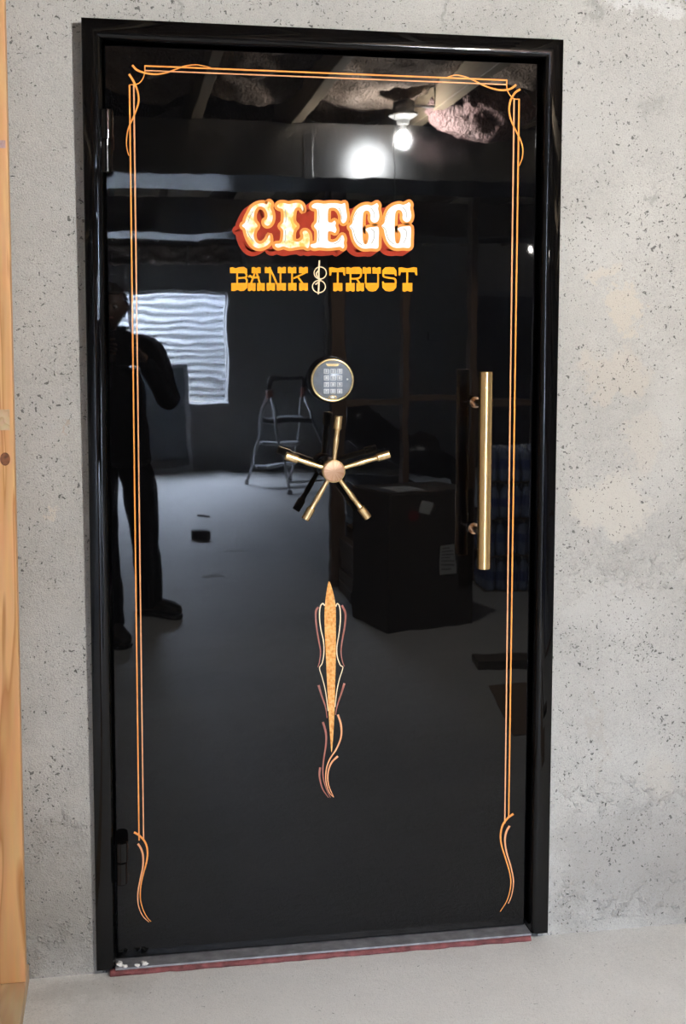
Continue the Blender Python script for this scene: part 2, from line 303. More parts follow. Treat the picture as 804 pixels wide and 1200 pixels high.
# ---------------------------------------------------------------- mesh helpers
def link(o, parent=None):
    COL.objects.link(o)
    if parent is not None:
        o.parent = parent
        o.matrix_parent_inverse = parent_inv(parent)
    return o
def world_of(p):
    m = p.matrix_basis.copy()
    return m if p.parent is None else world_of(p.parent) @ p.matrix_parent_inverse @ m
def parent_inv(p): return world_of(p).inverted()
def smooth(me, ang=None):
    for p in me.polygons: p.use_smooth = True
def obj(name, bm, material, parent=None, sm=False, origin=None):
    if bm.faces: bmesh.ops.recalc_face_normals(bm, faces=bm.faces[:])
    me = bpy.data.meshes.new(name)
    if origin is not None: bmesh.ops.translate(bm, verts=bm.verts[:], vec=-Vector(origin))
    bm.to_mesh(me); bm.free()
    mats = material if isinstance(material, (list, tuple)) else [material]
    for m in mats: me.materials.append(m)
    if sm: smooth(me)
    o = bpy.data.objects.new(name, me)
    if origin is not None: o.location = origin
    return link(o, parent)
def thing(name, label, cat, loc=(0, 0, 0), group=None):
    o = bpy.data.objects.new(name, None); o.location = loc; o.empty_display_size = 0.05
    COL.objects.link(o); tag(o, label, cat, group); return o
def tag(o, label, cat, group=None):
    o['label'] = label; o['category'] = cat
    if group: o['group'] = group
    return o
def struct(o): o['kind'] = 'structure'; return o
def flatmat(bm, start, idx):
    bm.faces.ensure_lookup_table()
    for f in bm.faces[start:]: f.material_index = idx
def box(bm, a, b, mi=0, bev=0.0, rot=None, segs=2):
    """axis-aligned box between two corners, optionally bevelled and turned by a matrix"""
    x0, y0, z0 = [min(p, q) for p, q in zip(a, b)]; x1, y1, z1 = [max(p, q) for p, q in zip(a, b)]
    t = bmesh.new(); bmesh.ops.create_cube(t, size=1.0)
    for v in t.verts: v.co = Vector(((x0+x1)/2+v.co.x*(x1-x0), (y0+y1)/2+v.co.y*(y1-y0), (z0+z1)/2+v.co.z*(z1-z0)))
    if bev > 0: bmesh.ops.bevel(t, geom=t.edges[:]+t.verts[:], offset=bev, segments=segs, affect='EDGES', profile=0.5)
    if rot is not None: bmesh.ops.transform(t, matrix=rot, verts=t.verts[:])
    merge(bm, t, mi); return bm
def merge(bm, t, mi=0):
    vm = {v: bm.verts.new(v.co) for v in t.verts}
    for f in t.faces:
        try: g = bm.faces.new([vm[v] for v in f.verts])
        except ValueError: continue
        g.material_index = mi; g.smooth = f.smooth
    t.free()
def nb(): return bmesh.new()
def bx(a, b, bev=0.0, rot=None): return box(nb(), a, b, 0, bev, rot)
def frame_of(d):
    d = d.normalized(); a = Vector((0, 0, 1)) if abs(d.z) < 0.9 else Vector((1, 0, 0))
    u = d.cross(a).normalized(); return u, d.cross(u).normalized()
def tube(bm, pts, r, n=10, mi=0, cap=True, sm=True):
    pts = [Vector(p) for p in pts]; rr = r if isinstance(r, (list, tuple)) else [r]*len(pts)
    rings = []; u = None
    for i, p in enumerate(pts):
        d = (pts[min(i+1, len(pts)-1)] - pts[max(i-1, 0)])
        if d.length < 1e-9: d = Vector((0, 0, 1))
        d.normalize()
        if u is None: u, w = frame_of(d)
        else:
            u = (u - d*u.dot(d)).normalized(); w = d.cross(u)
        rings.append([bm.verts.new(p + rr[i]*(math.cos(2*PI*k/n)*u + math.sin(2*PI*k/n)*w)) for k in range(n)])
    for a, b in zip(rings, rings[1:]):
        for k in range(n):
            f = bm.faces.new((a[k], a[(k+1) % n], b[(k+1) % n], b[k])); f.material_index = mi; f.smooth = sm
    if cap:
        for rg in (rings[0][::-1], rings[-1]):
            f = bm.faces.new(rg); f.material_index = mi
    return bm
def lathe(bm, prof, origin, axis, n=32, mi=0, sm=True, sharp=True):
    """profile of (radius, height) turned about an axis; closed where the radius is 0"""
    axis = Vector(axis).normalized(); u, w = frame_of(axis); origin = Vector(origin); rings = []
    for (r, h) in prof:
        c = origin + axis*h
        rings.append([bm.verts.new(c)] if r <= 1e-9 else [bm.verts.new(c + r*(math.cos(2*PI*k/n)*u + math.sin(2*PI*k/n)*w)) for k in range(n)])
    for a, b in zip(rings, rings[1:]):
        for k in range(n):
            k2 = (k+1) % n
            vs_ = [a[0], b[k2], b[k]] if len(a) == 1 else ([a[k], a[k2], b[0]] if len(b) == 1 else [a[k], a[k2], b[k2], b[k]])
            if len(set(vs_)) > 2:
                f = bm.faces.new(vs_); f.material_index = mi; f.smooth = sm
    return bm
def cr(pts, n=6, closed=False):
    """Catmull-Rom through the points"""
    P = [Vector(p) for p in pts]; L = len(P); out = []
    rng = range(L) if closed else range(L-1)
    for i in rng:
        if closed: a, b, c, d = P[(i-1) % L], P[i], P[(i+1) % L], P[(i+2) % L]
        else: a, b, c, d = P[max(i-1, 0)], P[i], P[i+1], P[min(i+2, L-1)]
        for k in range(n):
            t = k/n
            out.append(0.5*((2*b) + (c-a)*t + (2*a-5*b+4*c-d)*t*t + (3*b-a-3*c+d)*t**3))
    if not closed: out.append(P[-1].copy())
    return out
def edgesplit(o, ang=40):
    md = o.modifiers.new('edge_split', 'EDGE_SPLIT'); md.split_angle = math.radians(ang); return o

# ================================================================ THE SETTING
XL, XR, YB, ZC = -1.7, 5.6, -10.62, 2.43      # side walls, back wall, underside of the joists
TOPZ = 2.72
# door wall: cast concrete, a little out of plumb, with the door opening
bm = nb()
def wy(z): return 0.016 + 0.0135*(z-FZ)
def wv(x, z): return bm.verts.new((x, wy(z), z))
ox0, ox1, oz = 0.02, W-0.02, H-0.02
xs = [XL, ox0, ox1, XR+0.3]; zs = [FZ, oz, TOPZ]
g = [[wv(x, z) for z in zs] for x in xs]
for i in range(3):
    for j in range(2):
        if i == 1 and j == 0: continue
        bm.faces.new((g[i][j], g[i+1][j], g[i+1][j+1], g[i][j+1]))
# reveal of the opening
bk = [bm.verts.new((x, 0.26, z)) for x, z in ((ox0, FZ), (ox0, oz), (ox1, oz), (ox1, FZ))]
fr = [g[1][0], g[1][1], g[2][1], g[2][0]]
for i in range(3): bm.faces.new((fr[i], fr[i+1], bk[i+1], bk[i]))
bm.faces.new(bk)
wall_front = struct(obj('wall_front', bm, M_WALL))
# floor
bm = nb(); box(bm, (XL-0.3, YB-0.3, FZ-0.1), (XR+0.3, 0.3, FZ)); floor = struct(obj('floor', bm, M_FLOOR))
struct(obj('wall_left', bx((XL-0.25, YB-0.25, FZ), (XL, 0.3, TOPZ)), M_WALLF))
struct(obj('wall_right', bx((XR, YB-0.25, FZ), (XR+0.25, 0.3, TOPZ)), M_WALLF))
# back wall with the egress window opening
wx0, wx1, wz0, wz1 = -0.42, 1.165, 0.70, 1.92
bm = nb()
for a, b in (((XL, FZ), (wx0, TOPZ)), ((wx1, FZ), (XR, TOPZ)), ((wx0, FZ), (wx1, wz0)), ((wx0, wz1), (wx1, TOPZ))):
    box(bm, (a[0], YB-0.22, a[1]), (b[0], YB, b[1]))
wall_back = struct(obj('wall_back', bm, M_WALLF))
# ceiling: subfloor with joists running away from the door
ceil = struct(obj('ceiling', bx((XL-0.3, YB-0.3, TOPZ), (XR+0.3, 0.3, TOPZ+0.12)), M_SUBFL))
JX = [-1.35, -0.90, -0.47, -0.04, 0.41, 0.87, 1.44, 1.95, 2.4, 2.85, 3.3, 3.75, 4.2, 4.65, 5.1]
jm = None
for x in JX:
    if jm is None:
        j = obj('joist', bx((-0.022, YB+0.01, ZC), (0.022, 0.04, TOPZ-0.001), 0.003), M_JOIST, ceil); jm = j.data
    else:
        j = link(bpy.data.objects.new('joist', jm), ceil)
    j.location.x = x

# window: white vinyl frame, mullion, sill and two panes, in a corrugated steel well
win = bpy.data.objects.new('window_1', None); win.location = (wx0, YB, wz0); COL.objects.link(win); win['kind'] = 'structure'
bm = nb(); t = 0.035
for a, b in (((wx0, wz0), (wx0+t, wz1)), ((wx1-t, wz0), (wx1, wz1)), ((wx0, wz0), (wx1, wz0+t)), ((wx0, wz1-t), (wx1, wz1))):
    box(bm, (a[0], YB-0.20, a[1]), (b[0], YB-0.12, b[1]), 0, 0.004)
obj('window_frame', bm, M_WHITEV, win)
bm = nb(); box(bm, (0.10, YB-0.19, wz0+t), (0.14, YB-0.13, wz1-t), 0, 0.004); obj('mullion', bm, M_WHITEV, win)
obj('window_sill', bx((wx0+0.005, YB-0.12, wz0+0.001), (wx1-0.005, YB+0.005, wz0+0.022), 0.004), M_WHITEV, win)
obj('jamb_liner', bx((wx1-0.018, YB-0.12, wz0+0.022), (wx1-0.001, YB+0.012, wz1-0.002), 0.003), M_WHITEV, win)
for a, b in ((wx0+t, 0.10), (0.14, wx1-t)):
    obj('pane', bx((a, YB-0.162, wz0+t), (b, YB-0.158, wz1-t)), M_GLASS, win)
well = thing('window_well', 'corrugated galvanised steel window well outside the basement window', 'window well', ((wx0+wx1)/2, YB-0.25, wz0-0.1))
bm = nb(); cxw = (wx0+wx1)/2; n = 40; zt = 1.95; zb_ = wz0-0.1
zlist = [zb_ + (zt-zb_)*i/220 for i in range(221)]; prev = None
for z in zlist:
    s = 0.008*math.sin(2*PI*z/0.088)
    ring = []
    for k in range(n+1):
        a = PI*k/n
        ring.append(bm.verts.new((cxw + math.cos(a)*(1.02+s), YB-0.23 - abs(math.sin(a))**0.8*(1.5+s), z)))
    if prev:
        for k in range(n): bm.faces.new((prev[k], prev[k+1], ring[k+1], ring[k]))
    prev = ring
obj('corrugated_shell', bm, M_CORR, well, sm=True)
bm = nb(); nbx = 26
gv = [[bm.verts.new((cxw-1.0+2.0*i/nbx, YB-0.23-1.5*j/14, wz0-0.05+0.07*mnoise.noise(Vector((i*0.9, j*0.9, 0)))+0.03*j/14)) for j in range(15)] for i in range(nbx+1)]
for i in range(nbx):
    for j in range(14): bm.faces.new((gv[i][j], gv[i+1][j], gv[i+1][j+1], gv[i][j+1]))
gr = obj('gravel', bm, M_GRAVEL, well); gr['kind'] = 'stuff'
# ground outside, around the well
bm = nb()
box(bm, (XL-3, YB-6, 0.3), (cxw-1.06, YB-0.24, 1.91)); box(bm, (cxw+1.06, YB-6, 0.3), (XR+3, YB-0.24, 1.91)); box(bm, (cxw-1.06, YB-6, 0.3), (cxw+1.06, YB-1.85, 1.91))
struct(obj('ground', bm, M_GRASS))
# a doorway with pale trim in the back wall
dw = bpy.data.objects.new('door_1', None); dw.location = (4.0, YB, FZ); COL.objects.link(dw); dw['kind'] = 'structure'
obj('door_slab', bx((3.92, YB+0.001, FZ+0.005), (4.62, YB+0.02, 1.90)), M_DOORB, dw)
bm = nb(); box(bm, (3.86, YB+0.001, FZ), (3.92, YB+0.03, 1.96)); box(bm, (4.62, YB+0.001, FZ), (4.68, YB+0.03, 1.96)); box(bm, (3.92, YB+0.001, 1.90), (4.62, YB+0.03, 1.96))
obj('door_trim', bm, M_DRYW, dw)
obj('door_knob', lathe(nb(), [(0, 0), (0.012, 0), (0.012, 0.03), (0.028, 0.045), (0.028, 0.06), (0, 0.075)], (3.98, YB+0.02, 0.95), (0, 1, 0), 14), M_ALU, dw)

# ================================================================ DOOR FRAME
frame = thing('vault_door_frame', 'glossy black steel door frame with rounded inner lip set on the concrete wall', 'door frame', (0, 0.02, 0))
prof = [(0.0, 0.08), (0.0, 0.0025), (0.0008, 0.0008), (0.0025, 0.0)]
IN, RR = 0.0415, 0.013
prof += [(IN-RR, 0.0)] + [(IN-RR+RR*math.sin(PI/2*k/8), RR-RR*math.cos(PI/2*k/8)) for k in range(1, 9)] + [(IN, 0.11)]
bm = nb(); rings = []
for (s, y) in prof:
    rings.append([bm.verts.new(p) for p in ((s, y, 0.0), (s, y, H-s), (W-s, y, H-s), (W-s, y, 0.0))])
for a, b in zip(rings, rings[1:]):
    for k in range(3):
        bm.faces.new((a[k], a[k+1], b[k+1], b[k]))
for k in (0, 3):
    bm.faces.new([r[k] for r in rings])
fo = obj('casing', bm, M_BLACK, frame, sm=True); edgesplit(fo, 30)
# sill: bare steel plate with a bead of red sealant under its edge
obj('sill_plate', bx((IN+0.001, -0.001, -0.003), (W-IN-0.001, 0.10, 0.002), 0.001), M_STEEL, frame)
bm = nb(); nseg = 60; pr = []
for i in range(nseg+1):
    x = 0.03 + (W-0.075)*i/nseg; j = 0.005*mnoise.noise(Vector((x*22, 0, 3)))+0.003*mnoise.noise(Vector((x*70, 1, 3)))
    pr.append([bm.verts.new(p) for p in ((x, 0.015, FZ+0.0005), (x, -0.007+j*0.7, FZ+0.0005), (x, -0.006+j*0.7, FZ+0.006+j*0.4), (x, -0.0015, -0.0035+j*0.2), (x, 0.015, -0.0035))])
for a, b in zip(pr, pr[1:]):
    for k in range(4): bm.faces.new((a[k], a[k+1], b[k+1], b[k]))
bm.faces.new(pr[0]); bm.faces.new(pr[-1][::-1])
obj('sealant_bead', bm, M_REDSILL, frame, sm=True)

# ================================================================ VAULT DOOR
door = thing('vault_door', 'black gloss vault door with gold lettering, brass wheel, keypad and brass pull', 'door', (W/2, M, 0.012))
LX0, LX1, LZ0, LZ1 = 0.0465, W-0.0465, 0.005, H-0.0465
leaf = obj('leaf', bx((LX0, M, LZ0), (LX1, M+0.10, LZ1), 0.003), M_BLACK, door)
# --- hinges
for (u0, v0, v1) in ((123.5, 128, 203), (141.5, 986, 1036)):
    a = on(u0, v0, 0.008); b = on(u0+(v1-v0)*0.016, v1, 0.008); xx = (a.x+b.x)/2 + 0.001; mid = (a.z+b.z)/2+0.002
    r = 0.0125
    hp = obj('hinge', lathe(nb(), [(0, 0), (r-0.002, 0), (r, 0.002), (r, mid-b.z-0.002), (r-0.002, mid-b.z-0.0005), (r-0.002, mid-b.z)], (xx, 0.008, b.z), (0, 0, 1), 28), M_BLACK, door); edgesplit(hp, 30)
    hk = obj('upper_knuckle', lathe(nb(), [(r-0.002, 0), (r-0.001, 0.001), (r+0.0012, 0.003), (r+0.0012, a.z-mid-0.002), (r-0.001, a.z-mid), (0, a.z-mid)], (xx+0.001, 0.008, mid), (0, 0, 1), 28), M_BLACK, hp); edgesplit(hk, 30)
    obj('hinge_leaf', bx((xx+0.003, 0.012, b.z+0.004), (xx+0.016, M-0.0002, a.z-0.004), 0.001), M_BLACK, hp)
# --- painted decoration: flat shapes traced on the leaf
def dp(u, v, lift=0.0):
    p = on(u, v, M-lift); return Vector((p.x, M-lift, p.z))
def poly_px(bm, pts, lift, mi=0):
    vs_ = [bm.verts.new(dp(u, v, lift)) for u, v in pts]
    for tri in tessellate_polygon([[Vector((u, v, 0)) for u, v in pts]]):
        f = bm.faces.new([vs_[i] for i in tri]); f.material_index = mi
def stroke_px(bm, pts, w0, w1=None, lift=0.0003, n=6, mi=0, closed=False, smoothed=True, taper='lin'):
    """ribbon along pixel points; half-width goes from w0 to w1 (px)"""
    P = [Vector((u, v, 0)) for u, v in pts]
    if smoothed: P = cr(P, n, closed)
    if closed: P = P+[P[0].copy()]
    w1 = w0 if w1 is None else w1; L = []; R_ = []; T = len(P)
    for i, p in enumerate(P):
        if closed: d = P[(i+1) % (T-1)] - P[(i-1) % (T-1)]
        else: d = P[min(i+1, T-1)] - P[max(i-1, 0)]
        d.normalize(); nrm = Vector((-d.y, d.x, 0)); t = i/(T-1); w = w0+(w1-w0)*t
        if taper == 'both': w = max(0.25, w0*math.sin(PI*min(1, 0.12+0.88*t))**0.6)
        a, b = p+nrm*w, p-nrm*w
        L.append(bm.verts.new(dp(a.x, a.y, lift))); R_.append(bm.verts.new(dp(b.x, b.y, lift)))
    for i in range(T-1):
        f = bm.faces.new((L[i], L[i+1], R_[i+1], R_[i])); f.material_index = mi
    return bm
def disc_px(bm, u, v, r, lift, n=10):
    f = bm.faces.new([bm.verts.new(dp(u+r*math.cos(2*PI*k/n), v+r*math.sin(2*PI*k/n), lift)) for k in range(n)])
S = 6.7
def c5(pts, ox=265, oy=225): return [(ox+x/S, oy+y/S) for x, y in pts]
C_ = [(125,265),(148,240),(156,212),(176,168),(204,122),(244,95),(290,88),(318,98),(334,76),(353,90),(351,112),(347,128),(358,152),(366,188),(361,228),(344,256),(320,264),(302,250),(300,226),(318,214),(326,188),(320,156),(302,128),(274,113),(246,120),(226,150),(218,190),(224,230),(247,266),(226,298),(216,338),(226,380),(252,405),(286,403),(318,376),(338,338),(347,362),(345,395),(312,425),(260,442),(214,424),(180,380),(160,330),(149,288)]
L_ = [(400,110),(420,89),(450,86),(490,94),(530,88),(570,86),(596,102),(607,132),(600,150),(586,126),(562,120),(541,132),(531,162),(527,220),(540,250),(556,268),(540,288),(527,320),(526,368),(540,388),(570,390),(598,370),(607,342),(601,320),(610,306),(632,307),(650,330),(656,380),(652,424),(640,440),(610,427),(560,431),(500,440),(450,427),(410,438),(386,425),(387,408),(420,404),(440,388),(448,350),(448,300),(425,268),(448,238),(453,190),(450,152),(440,132),(415,126)]
E_ = [(672,110),(690,91),(722,86),(765,92),(810,88),(867,88),(905,95),(931,86),(938,106),(942,140),(949,190),(941,230),(918,245),(903,226),(901,190),(886,152),(857,126),(818,125),(803,140),(799,190),(803,234),(832,239),(851,225),(862,242),(858,265),(867,295),(857,320),(832,311),(803,311),(798,350),(803,384),(838,395),(876,380),(902,346),(918,341),(928,370),(924,400),(928,426),(917,444),(896,431),(857,435),(797,440),(735,435),(692,440),(664,428),(667,411),(696,404),(712,388),(715,335),(711,300),(690,268),(711,236),(715,190),(715,152),(705,132),(681,126)]
G_ = [(232,272),(254,245),(261,200),(286,142),(326,111),(370,100),(402,106),(430,96),(449,86),(460,106),(456,130),(462,160),(466,196),(455,229),(431,241),(407,231),(396,210),(397,180),(385,152),(361,146),(342,165),(336,220),(335,330),(339,388),(351,409),(369,405),(380,372),(380,330),(358,297),(366,286),(388,278),(422,275),(461,281),(461,380),(455,440),(400,442),(342,444),(302,425),(272,385),(256,335),(249,300)]
letters = [('C', c5(C_), M_LEAF), ('L', c5(L_), M_LEAF), ('E', c5(E_), M_LEAFW), ('G', c5(G_, 375), M_LEAFW), ('G2', [(u, v) for u, v in c5([(x+252, y-5) for x, y in G_], 375)], M_LEAFW)]
smoothl = [(k, [(p.x, p.y) for p in cr([(u, v, 0) for u, v in pts], 4, True)], mt) for k, pts, mt in letters]
OW = 3.5; SH = (-8.0, 5.6)
# red drop shade of all five letters: one part, each letter's outline and fill are sub-parts
bm = nb()
for li, (k, pts, mt) in enumerate(smoothl):
    for st in range(0, 6):
        f_ = st/5; q = [(u+SH[0]*f_, v+SH[1]*f_) for u, v in pts]; lf = 0.00020+0.0001*st+0.00002*li
        stroke_px(bm, q, OW+0.3, lift=lf, closed=True, smoothed=False)
        poly_px(bm, q, lf-0.00001)
for q in ([(297, 247), (470, 243), (470, 291), (300, 291)],): poly_px(bm, q, 0.00012)
sh = obj('lettering', bm, M_RED, door)
for li, (k, pts, mt) in enumerate(smoothl):
    bm = nb(); stroke_px(bm, pts, OW, lift=0.0009+0.00003*li, closed=True, smoothed=False); obj('letter_outline', bm, M_ORANGE, sh)
    bm = nb(); poly_px(bm, pts, 0.0012); obj('letter_fill', bm, mt, sh)
bm = nb()
def lines(ox, lst):
    for pts in lst: stroke_px(bm, c5(pts, ox), 0.42, lift=0.0014)
lines(375, [[(262,225),(270,190),(288,160)],[(238,275),(262,300),(272,340),(292,385),(330,415)],[(398,125),(425,160),(428,205)],[(400,290),(425,310),(425,360),(405,405)],[(150,125),(165,170),(172,220)],[(110,410),(150,385),(165,350)]])
lines(375, [[(x+252, y-5) for x, y in p] for p in [[(262,225),(270,190),(288,160)],[(238,275),(262,300),(272,340),(292,385),(330,415)],[(398,125),(425,160),(428,205)],[(400,290),(425,310),(425,360),(405,405)]]])
lines(265, [[(172,240),(185,200),(210,150)],[(165,300),(180,340),(215,390)],[(462,135),(470,190),(468,240)],[(465,300),(468,350),(460,395)],[(722,130),(730,190),(728,240)],[(726,300),(730,350),(722,395)]])
obj('shade_line', bm, M_GREYL, sh)
# second line of lettering: slab bars with hairline middles
def slab(x0, y0, x1, y1, notch='top'):
    mx_ = (x0+x1)/2; w = x1-x0
    if notch == 'top': return [(x0, y0+2), (x0+w*.25, y0-2), (mx_, y0+7), (x1-w*.25, y0-2), (x1, y0+2), (x1, y1), (x0, y1)]
    return [(x0, y0), (x1, y0), (x1, y1-2), (x1-w*.25, y1+3), (mx_, y1-6), (x0+w*.25, y1+3), (x0, y1-2)]
txt = {
 'B': (265, [[(30,92),(52,88),(75,97),(98,88),(140,85),(165,102),(165,135),(30,135)], [(40,212),(167,212),(167,250),(140,274),(112,276),(90,266),(66,276),(40,274)]], [[(87,130),(87,216)],[(150,132),(161,150),(150,168),(95,173)],[(150,173),(163,190),(160,216)]]),
 'A': (265, [slab(200,88,272,135), slab(170,212,232,274,'b'), slab(243,212,304,274,'b')], [[(226,130),(196,216)],[(240,130),(266,216)],[(175,166),(190,156),(208,170),(262,166)]]),
 'N': (265, [slab(303,86,352,135), slab(405,86,470,135), slab(318,212,384,272,'b'), slab(396,212,470,272,'b')], [[(345,130),(345,216)],[(427,130),(427,216)],[(345,100),(378,170),(412,250)]]),
 'K': (265, [slab(485,86,551,135), slab(572,86,642,135), slab(487,212,553,272,'b'), slab(573,212,642,272,'b')], [[(518,130),(518,216)],[(622,132),(530,176)],[(562,162),(602,216)]]),
 'T': (375, [[(72,92),(95,88),(138,96),(176,88),(197,92),(199,154),(185,152),(180,127),(92,127),(88,152),(74,154)], slab(104,212,176,276,'b')], [[(140,124),(140,216)]]),
 'R': (375, [[(205,90),(225,87),(243,95),(262,87),(310,86),(330,105),(331,140),(205,140)], slab(203,212,273,278,'b'), slab(286,212,346,276,'b')], [[(240,136),(240,216)],[(322,138),(318,164),(290,178),(244,178)],[(288,178),(312,216)]]),
 'U': (375, [slab(335,88,401,138), slab(412,88,478,138), [(356,212),(464,212),(462,245),(440,274),(410,281),(380,274),(358,245)]], [[(359,134),(359,216)],[(456,134),(456,216)]]),
 'S': (375, [[(488,142),(490,112),(512,89),(545,86),(580,89),(600,112),(602,156),(588,156),(584,142)], [(488,200),(501,200),(503,212),(600,212),(600,248),(576,274),(545,280),(514,274),(490,248)]], [[(496,140),(502,162),(545,172),(588,180),(596,214)]]),
 'T2': (375, [[(617,92),(640,88),(686,97),(735,88),(762,92),(765,152),(750,150),(744,127),(636,127),(630,152),(617,152)], slab(648,212,726,278,'b')], [[(685,124),(685,216)]]),
}
lt2 = None
for k, (ox, polys, hair) in txt.items():
    bm = nb()
    for i_, p in enumerate(polys): poly_px(bm, c5(p, ox, 300), 0.0003+i_*0.00003)
    for i_, p in enumerate(hair): stroke_px(bm, c5(p, ox, 300), 1.05, lift=0.0005+i_*0.00004)
    if lt2 is None: lt2 = obj('slab_lettering', bm, M_AMBER, door)
    else: obj('letter', bm, M_AMBER, lt2)
bm = nb()
for (ccx, ccy, rx, ry) in ((739, 133, 48, 47), (729, 240, 51, 48)):
    stroke_px(bm, c5([(ccx+rx*math.cos(a*PI/8), ccy+ry*math.sin(a*PI/8)) for a in range(16)], 265, 300), 0.62, lift=0.0003, closed=True, n=3)
stroke_px(bm, c5([(733, 34), (728, 120), (729, 210), (724, 302)], 265, 300), 0.9, lift=0.0004)
stroke_px(bm, c5([(730, 112), (708, 138), (722, 170), (742, 186), (712, 216), (700, 222)], 265, 300), 0.8, lift=0.0005)
obj('ampersand', bm, M_CREAM, lt2)
# pinstripe border
def px_strokes(name, lst, material, parent=door):
    bm = nb()
    for s in lst:
        pts, w0, w1 = s[0], s[1], s[2]
        stroke_px(bm, pts, w0, w1, lift=0.0003+random.random()*0.0001, smoothed=len(pts) > 2)
    return obj(name, bm, material, parent)
def z1(pts, sc, ox, oy): return [(ox+x/sc, oy+y/sc) for x, y in pts]
ps = px_strokes('pinstripe', [([(151.8, 99.5), (163.0, 985)], 0.95, 0.8)], M_ORANGE)
px_strokes('stripe', [([(156.8, 99.5), (168.3, 985)], 0.9, 0.75)], M_PEACH, ps)
px_strokes('stripe', [([(608.4, 116), (596.2, 957)], 0.95, 0.8)], M_ORANGE, ps)
px_strokes('stripe', [([(602.6, 116), (591.6, 965)], 0.9, 0.75)], M_PEACH, ps)
px_strokes('stripe', [([(169.7, 77.2), (594, 94)], 0.95, 0.95)], M_ORANGE, ps)
px_strokes('stripe', [([(170, 82.6), (594, 99.2)], 0.75, 0.75)], M_PEACH, ps)
px_strokes('corner_joint', [([(169.7, 76.6), (169.7, 84.5), (167.5, 92), (162, 98), (151.5, 99.6)], 0.65, 0.6)], M_ORANGE, ps)
px_strokes('corner_joint', [([(594, 93.5), (594, 102), (596.4, 109.5), (602, 115.5), (608.8, 116.2)], 0.65, 0.6)], M_ORANGE, ps)
T1 = z1([(218,222),(235,240),(265,252),(310,258),(350,252),(385,240),(425,226),(470,221),(510,228),(535,236)], 3.35, 90, 10)
T2 = z1([(205,257),(225,290),(240,330),(242,370),(225,420),(203,470),(195,520),(198,555),(205,578)], 3.35, 90, 10)
T3 = z1([(497,375),(470,395),(430,405),(380,400),(320,380),(260,350),(210,330),(160,322),(115,333)], 4.73, 500, 20)
T4 = z1([(520,400),(490,420),(465,465),(458,520),(470,575),(495,630),(520,680),(533,730),(530,780),(513,825)], 4.73, 500, 20)
for tpts in (T1, T2, T3, T4): px_strokes('scroll', [(tpts, 1.35, 0.5)], M_ORANGE, ps)
B1 = z1([(203,265),(245,290),(290,335),(315,390),(322,460),(310,540),(285,630),(265,720),(258,800),(262,870),(285,950),(320,1015),(352,1050)], 7.5, 130, 940)
B2 = z1([(237,365),(265,410),(282,470),(282,560),(262,660),(242,760),(236,840),(245,920),(280,1000),(335,1055)], 7.5, 130, 940)
B3 = z1([(278,158),(235,190),(195,245),(178,320),(185,400),(215,500),(245,600),(258,680),(250,760),(225,840),(175,920)], 6.66, 560, 930)
B4 = z1([(248,252),(222,300),(212,370),(225,460),(255,560),(275,650),(277,720),(262,800),(238,858)], 6.66, 560, 930)
for i, tpts in enumerate((B1, B2, B3, B4)): px_strokes('scroll', [(tpts, 1.3, 0.4)], M_ORANGE if i % 2 == 0 else M_PEACH, ps)
# spear ornament
def c4z(p): return z1(p, 4.2875, 350, 670)
bm = nb(); poly_px(bm, [(p.x, p.y) for p in cr([(u, v, 0) for u, v in c4z([(153,48),(170,90),(183,150),(187,200),(187,400),(183,600),(179,740),(167,905),(160,850),(150,700),(138,450),(130,250),(133,160),(142,90)])], 4, True)], 0.0003)
sp = obj('spear_ornament', bm, M_SPEAR, door)
for p in ([(131,170),(120,160),(108,180),(105,230),(112,290),(125,350),(127,410),(118,460),(105,485),(118,530),(135,600),(148,700)], [(187,175),(195,160),(207,180),(210,240),(203,310),(192,380),(195,430),(210,470),(222,482),(205,540),(192,600),(183,680)]):
    px_strokes('scroll', [(c4z(p), 0.75, 0.5)], M_CREAM, sp)
for p in ([(100,178),(87,200),(88,260),(100,340),(110,400),(105,450),(97,480)], [(217,168),(235,210),(232,270),(220,340),(213,400),(220,450),(230,475)], [(100,570),(115,620),(135,680),(143,735)], [(230,560),(215,610),(195,670),(185,720)], [(122,755),(137,810),(137,870),(125,950),(122,1020),(135,1080),(160,1135)], [(108,983),(105,1030),(120,1090),(150,1135)]):
    px_strokes('scroll', [(c4z(p), 1.3, 0.4)], M_MAUVE, sp)
for p in ([(197,718),(213,770),(213,830),(190,890),(155,945),(138,1000),(138,1060),(155,1110),(177,1133)], [(197,927),(165,960),(148,1010),(150,1070),(175,1130)]):
    px_strokes('scroll', [(c4z(p), 1.2, 0.4)], M_PEACH, sp)
# --- wheel handle: hub, stem and five stepped spokes
HY = M-0.078; hub = on(391, 552, HY-0.006)
HC = Vector((hub.x, HY, hub.z))
wheel = obj('wheel_handle', lathe(nb(), [(0, -0.0165), (0.0225, -0.0135), (0.0245, -0.0115), (0.0250, -0.009), (0.0250, 0.012), (0.021, 0.016), (0.015, 0.018)], (0, 0, 0), (0, 1, 0), 48), M_HUB, door)
wheel.location = HC; edgesplit(wheel, 25)
st = lathe(nb(), [(0.0145, 0.016), (0.0145, 0.062), (0.026, 0.066), (0.027, 0.0778), (0, 0.0778)], HC, (0, 1, 0), 32); edgesplit(obj('stem', st, M_BLACK, wheel), 30)
lathe_rim = lathe(nb(), [(0.0235, -0.0122), (0.0258, -0.0118), (0.0262, -0.009), (0.0262, -0.004), (0.0250, -0.003)], HC, (0, 1, 0), 48); obj('hub_rim', lathe_rim, M_BRASS, wheel, sm=True)
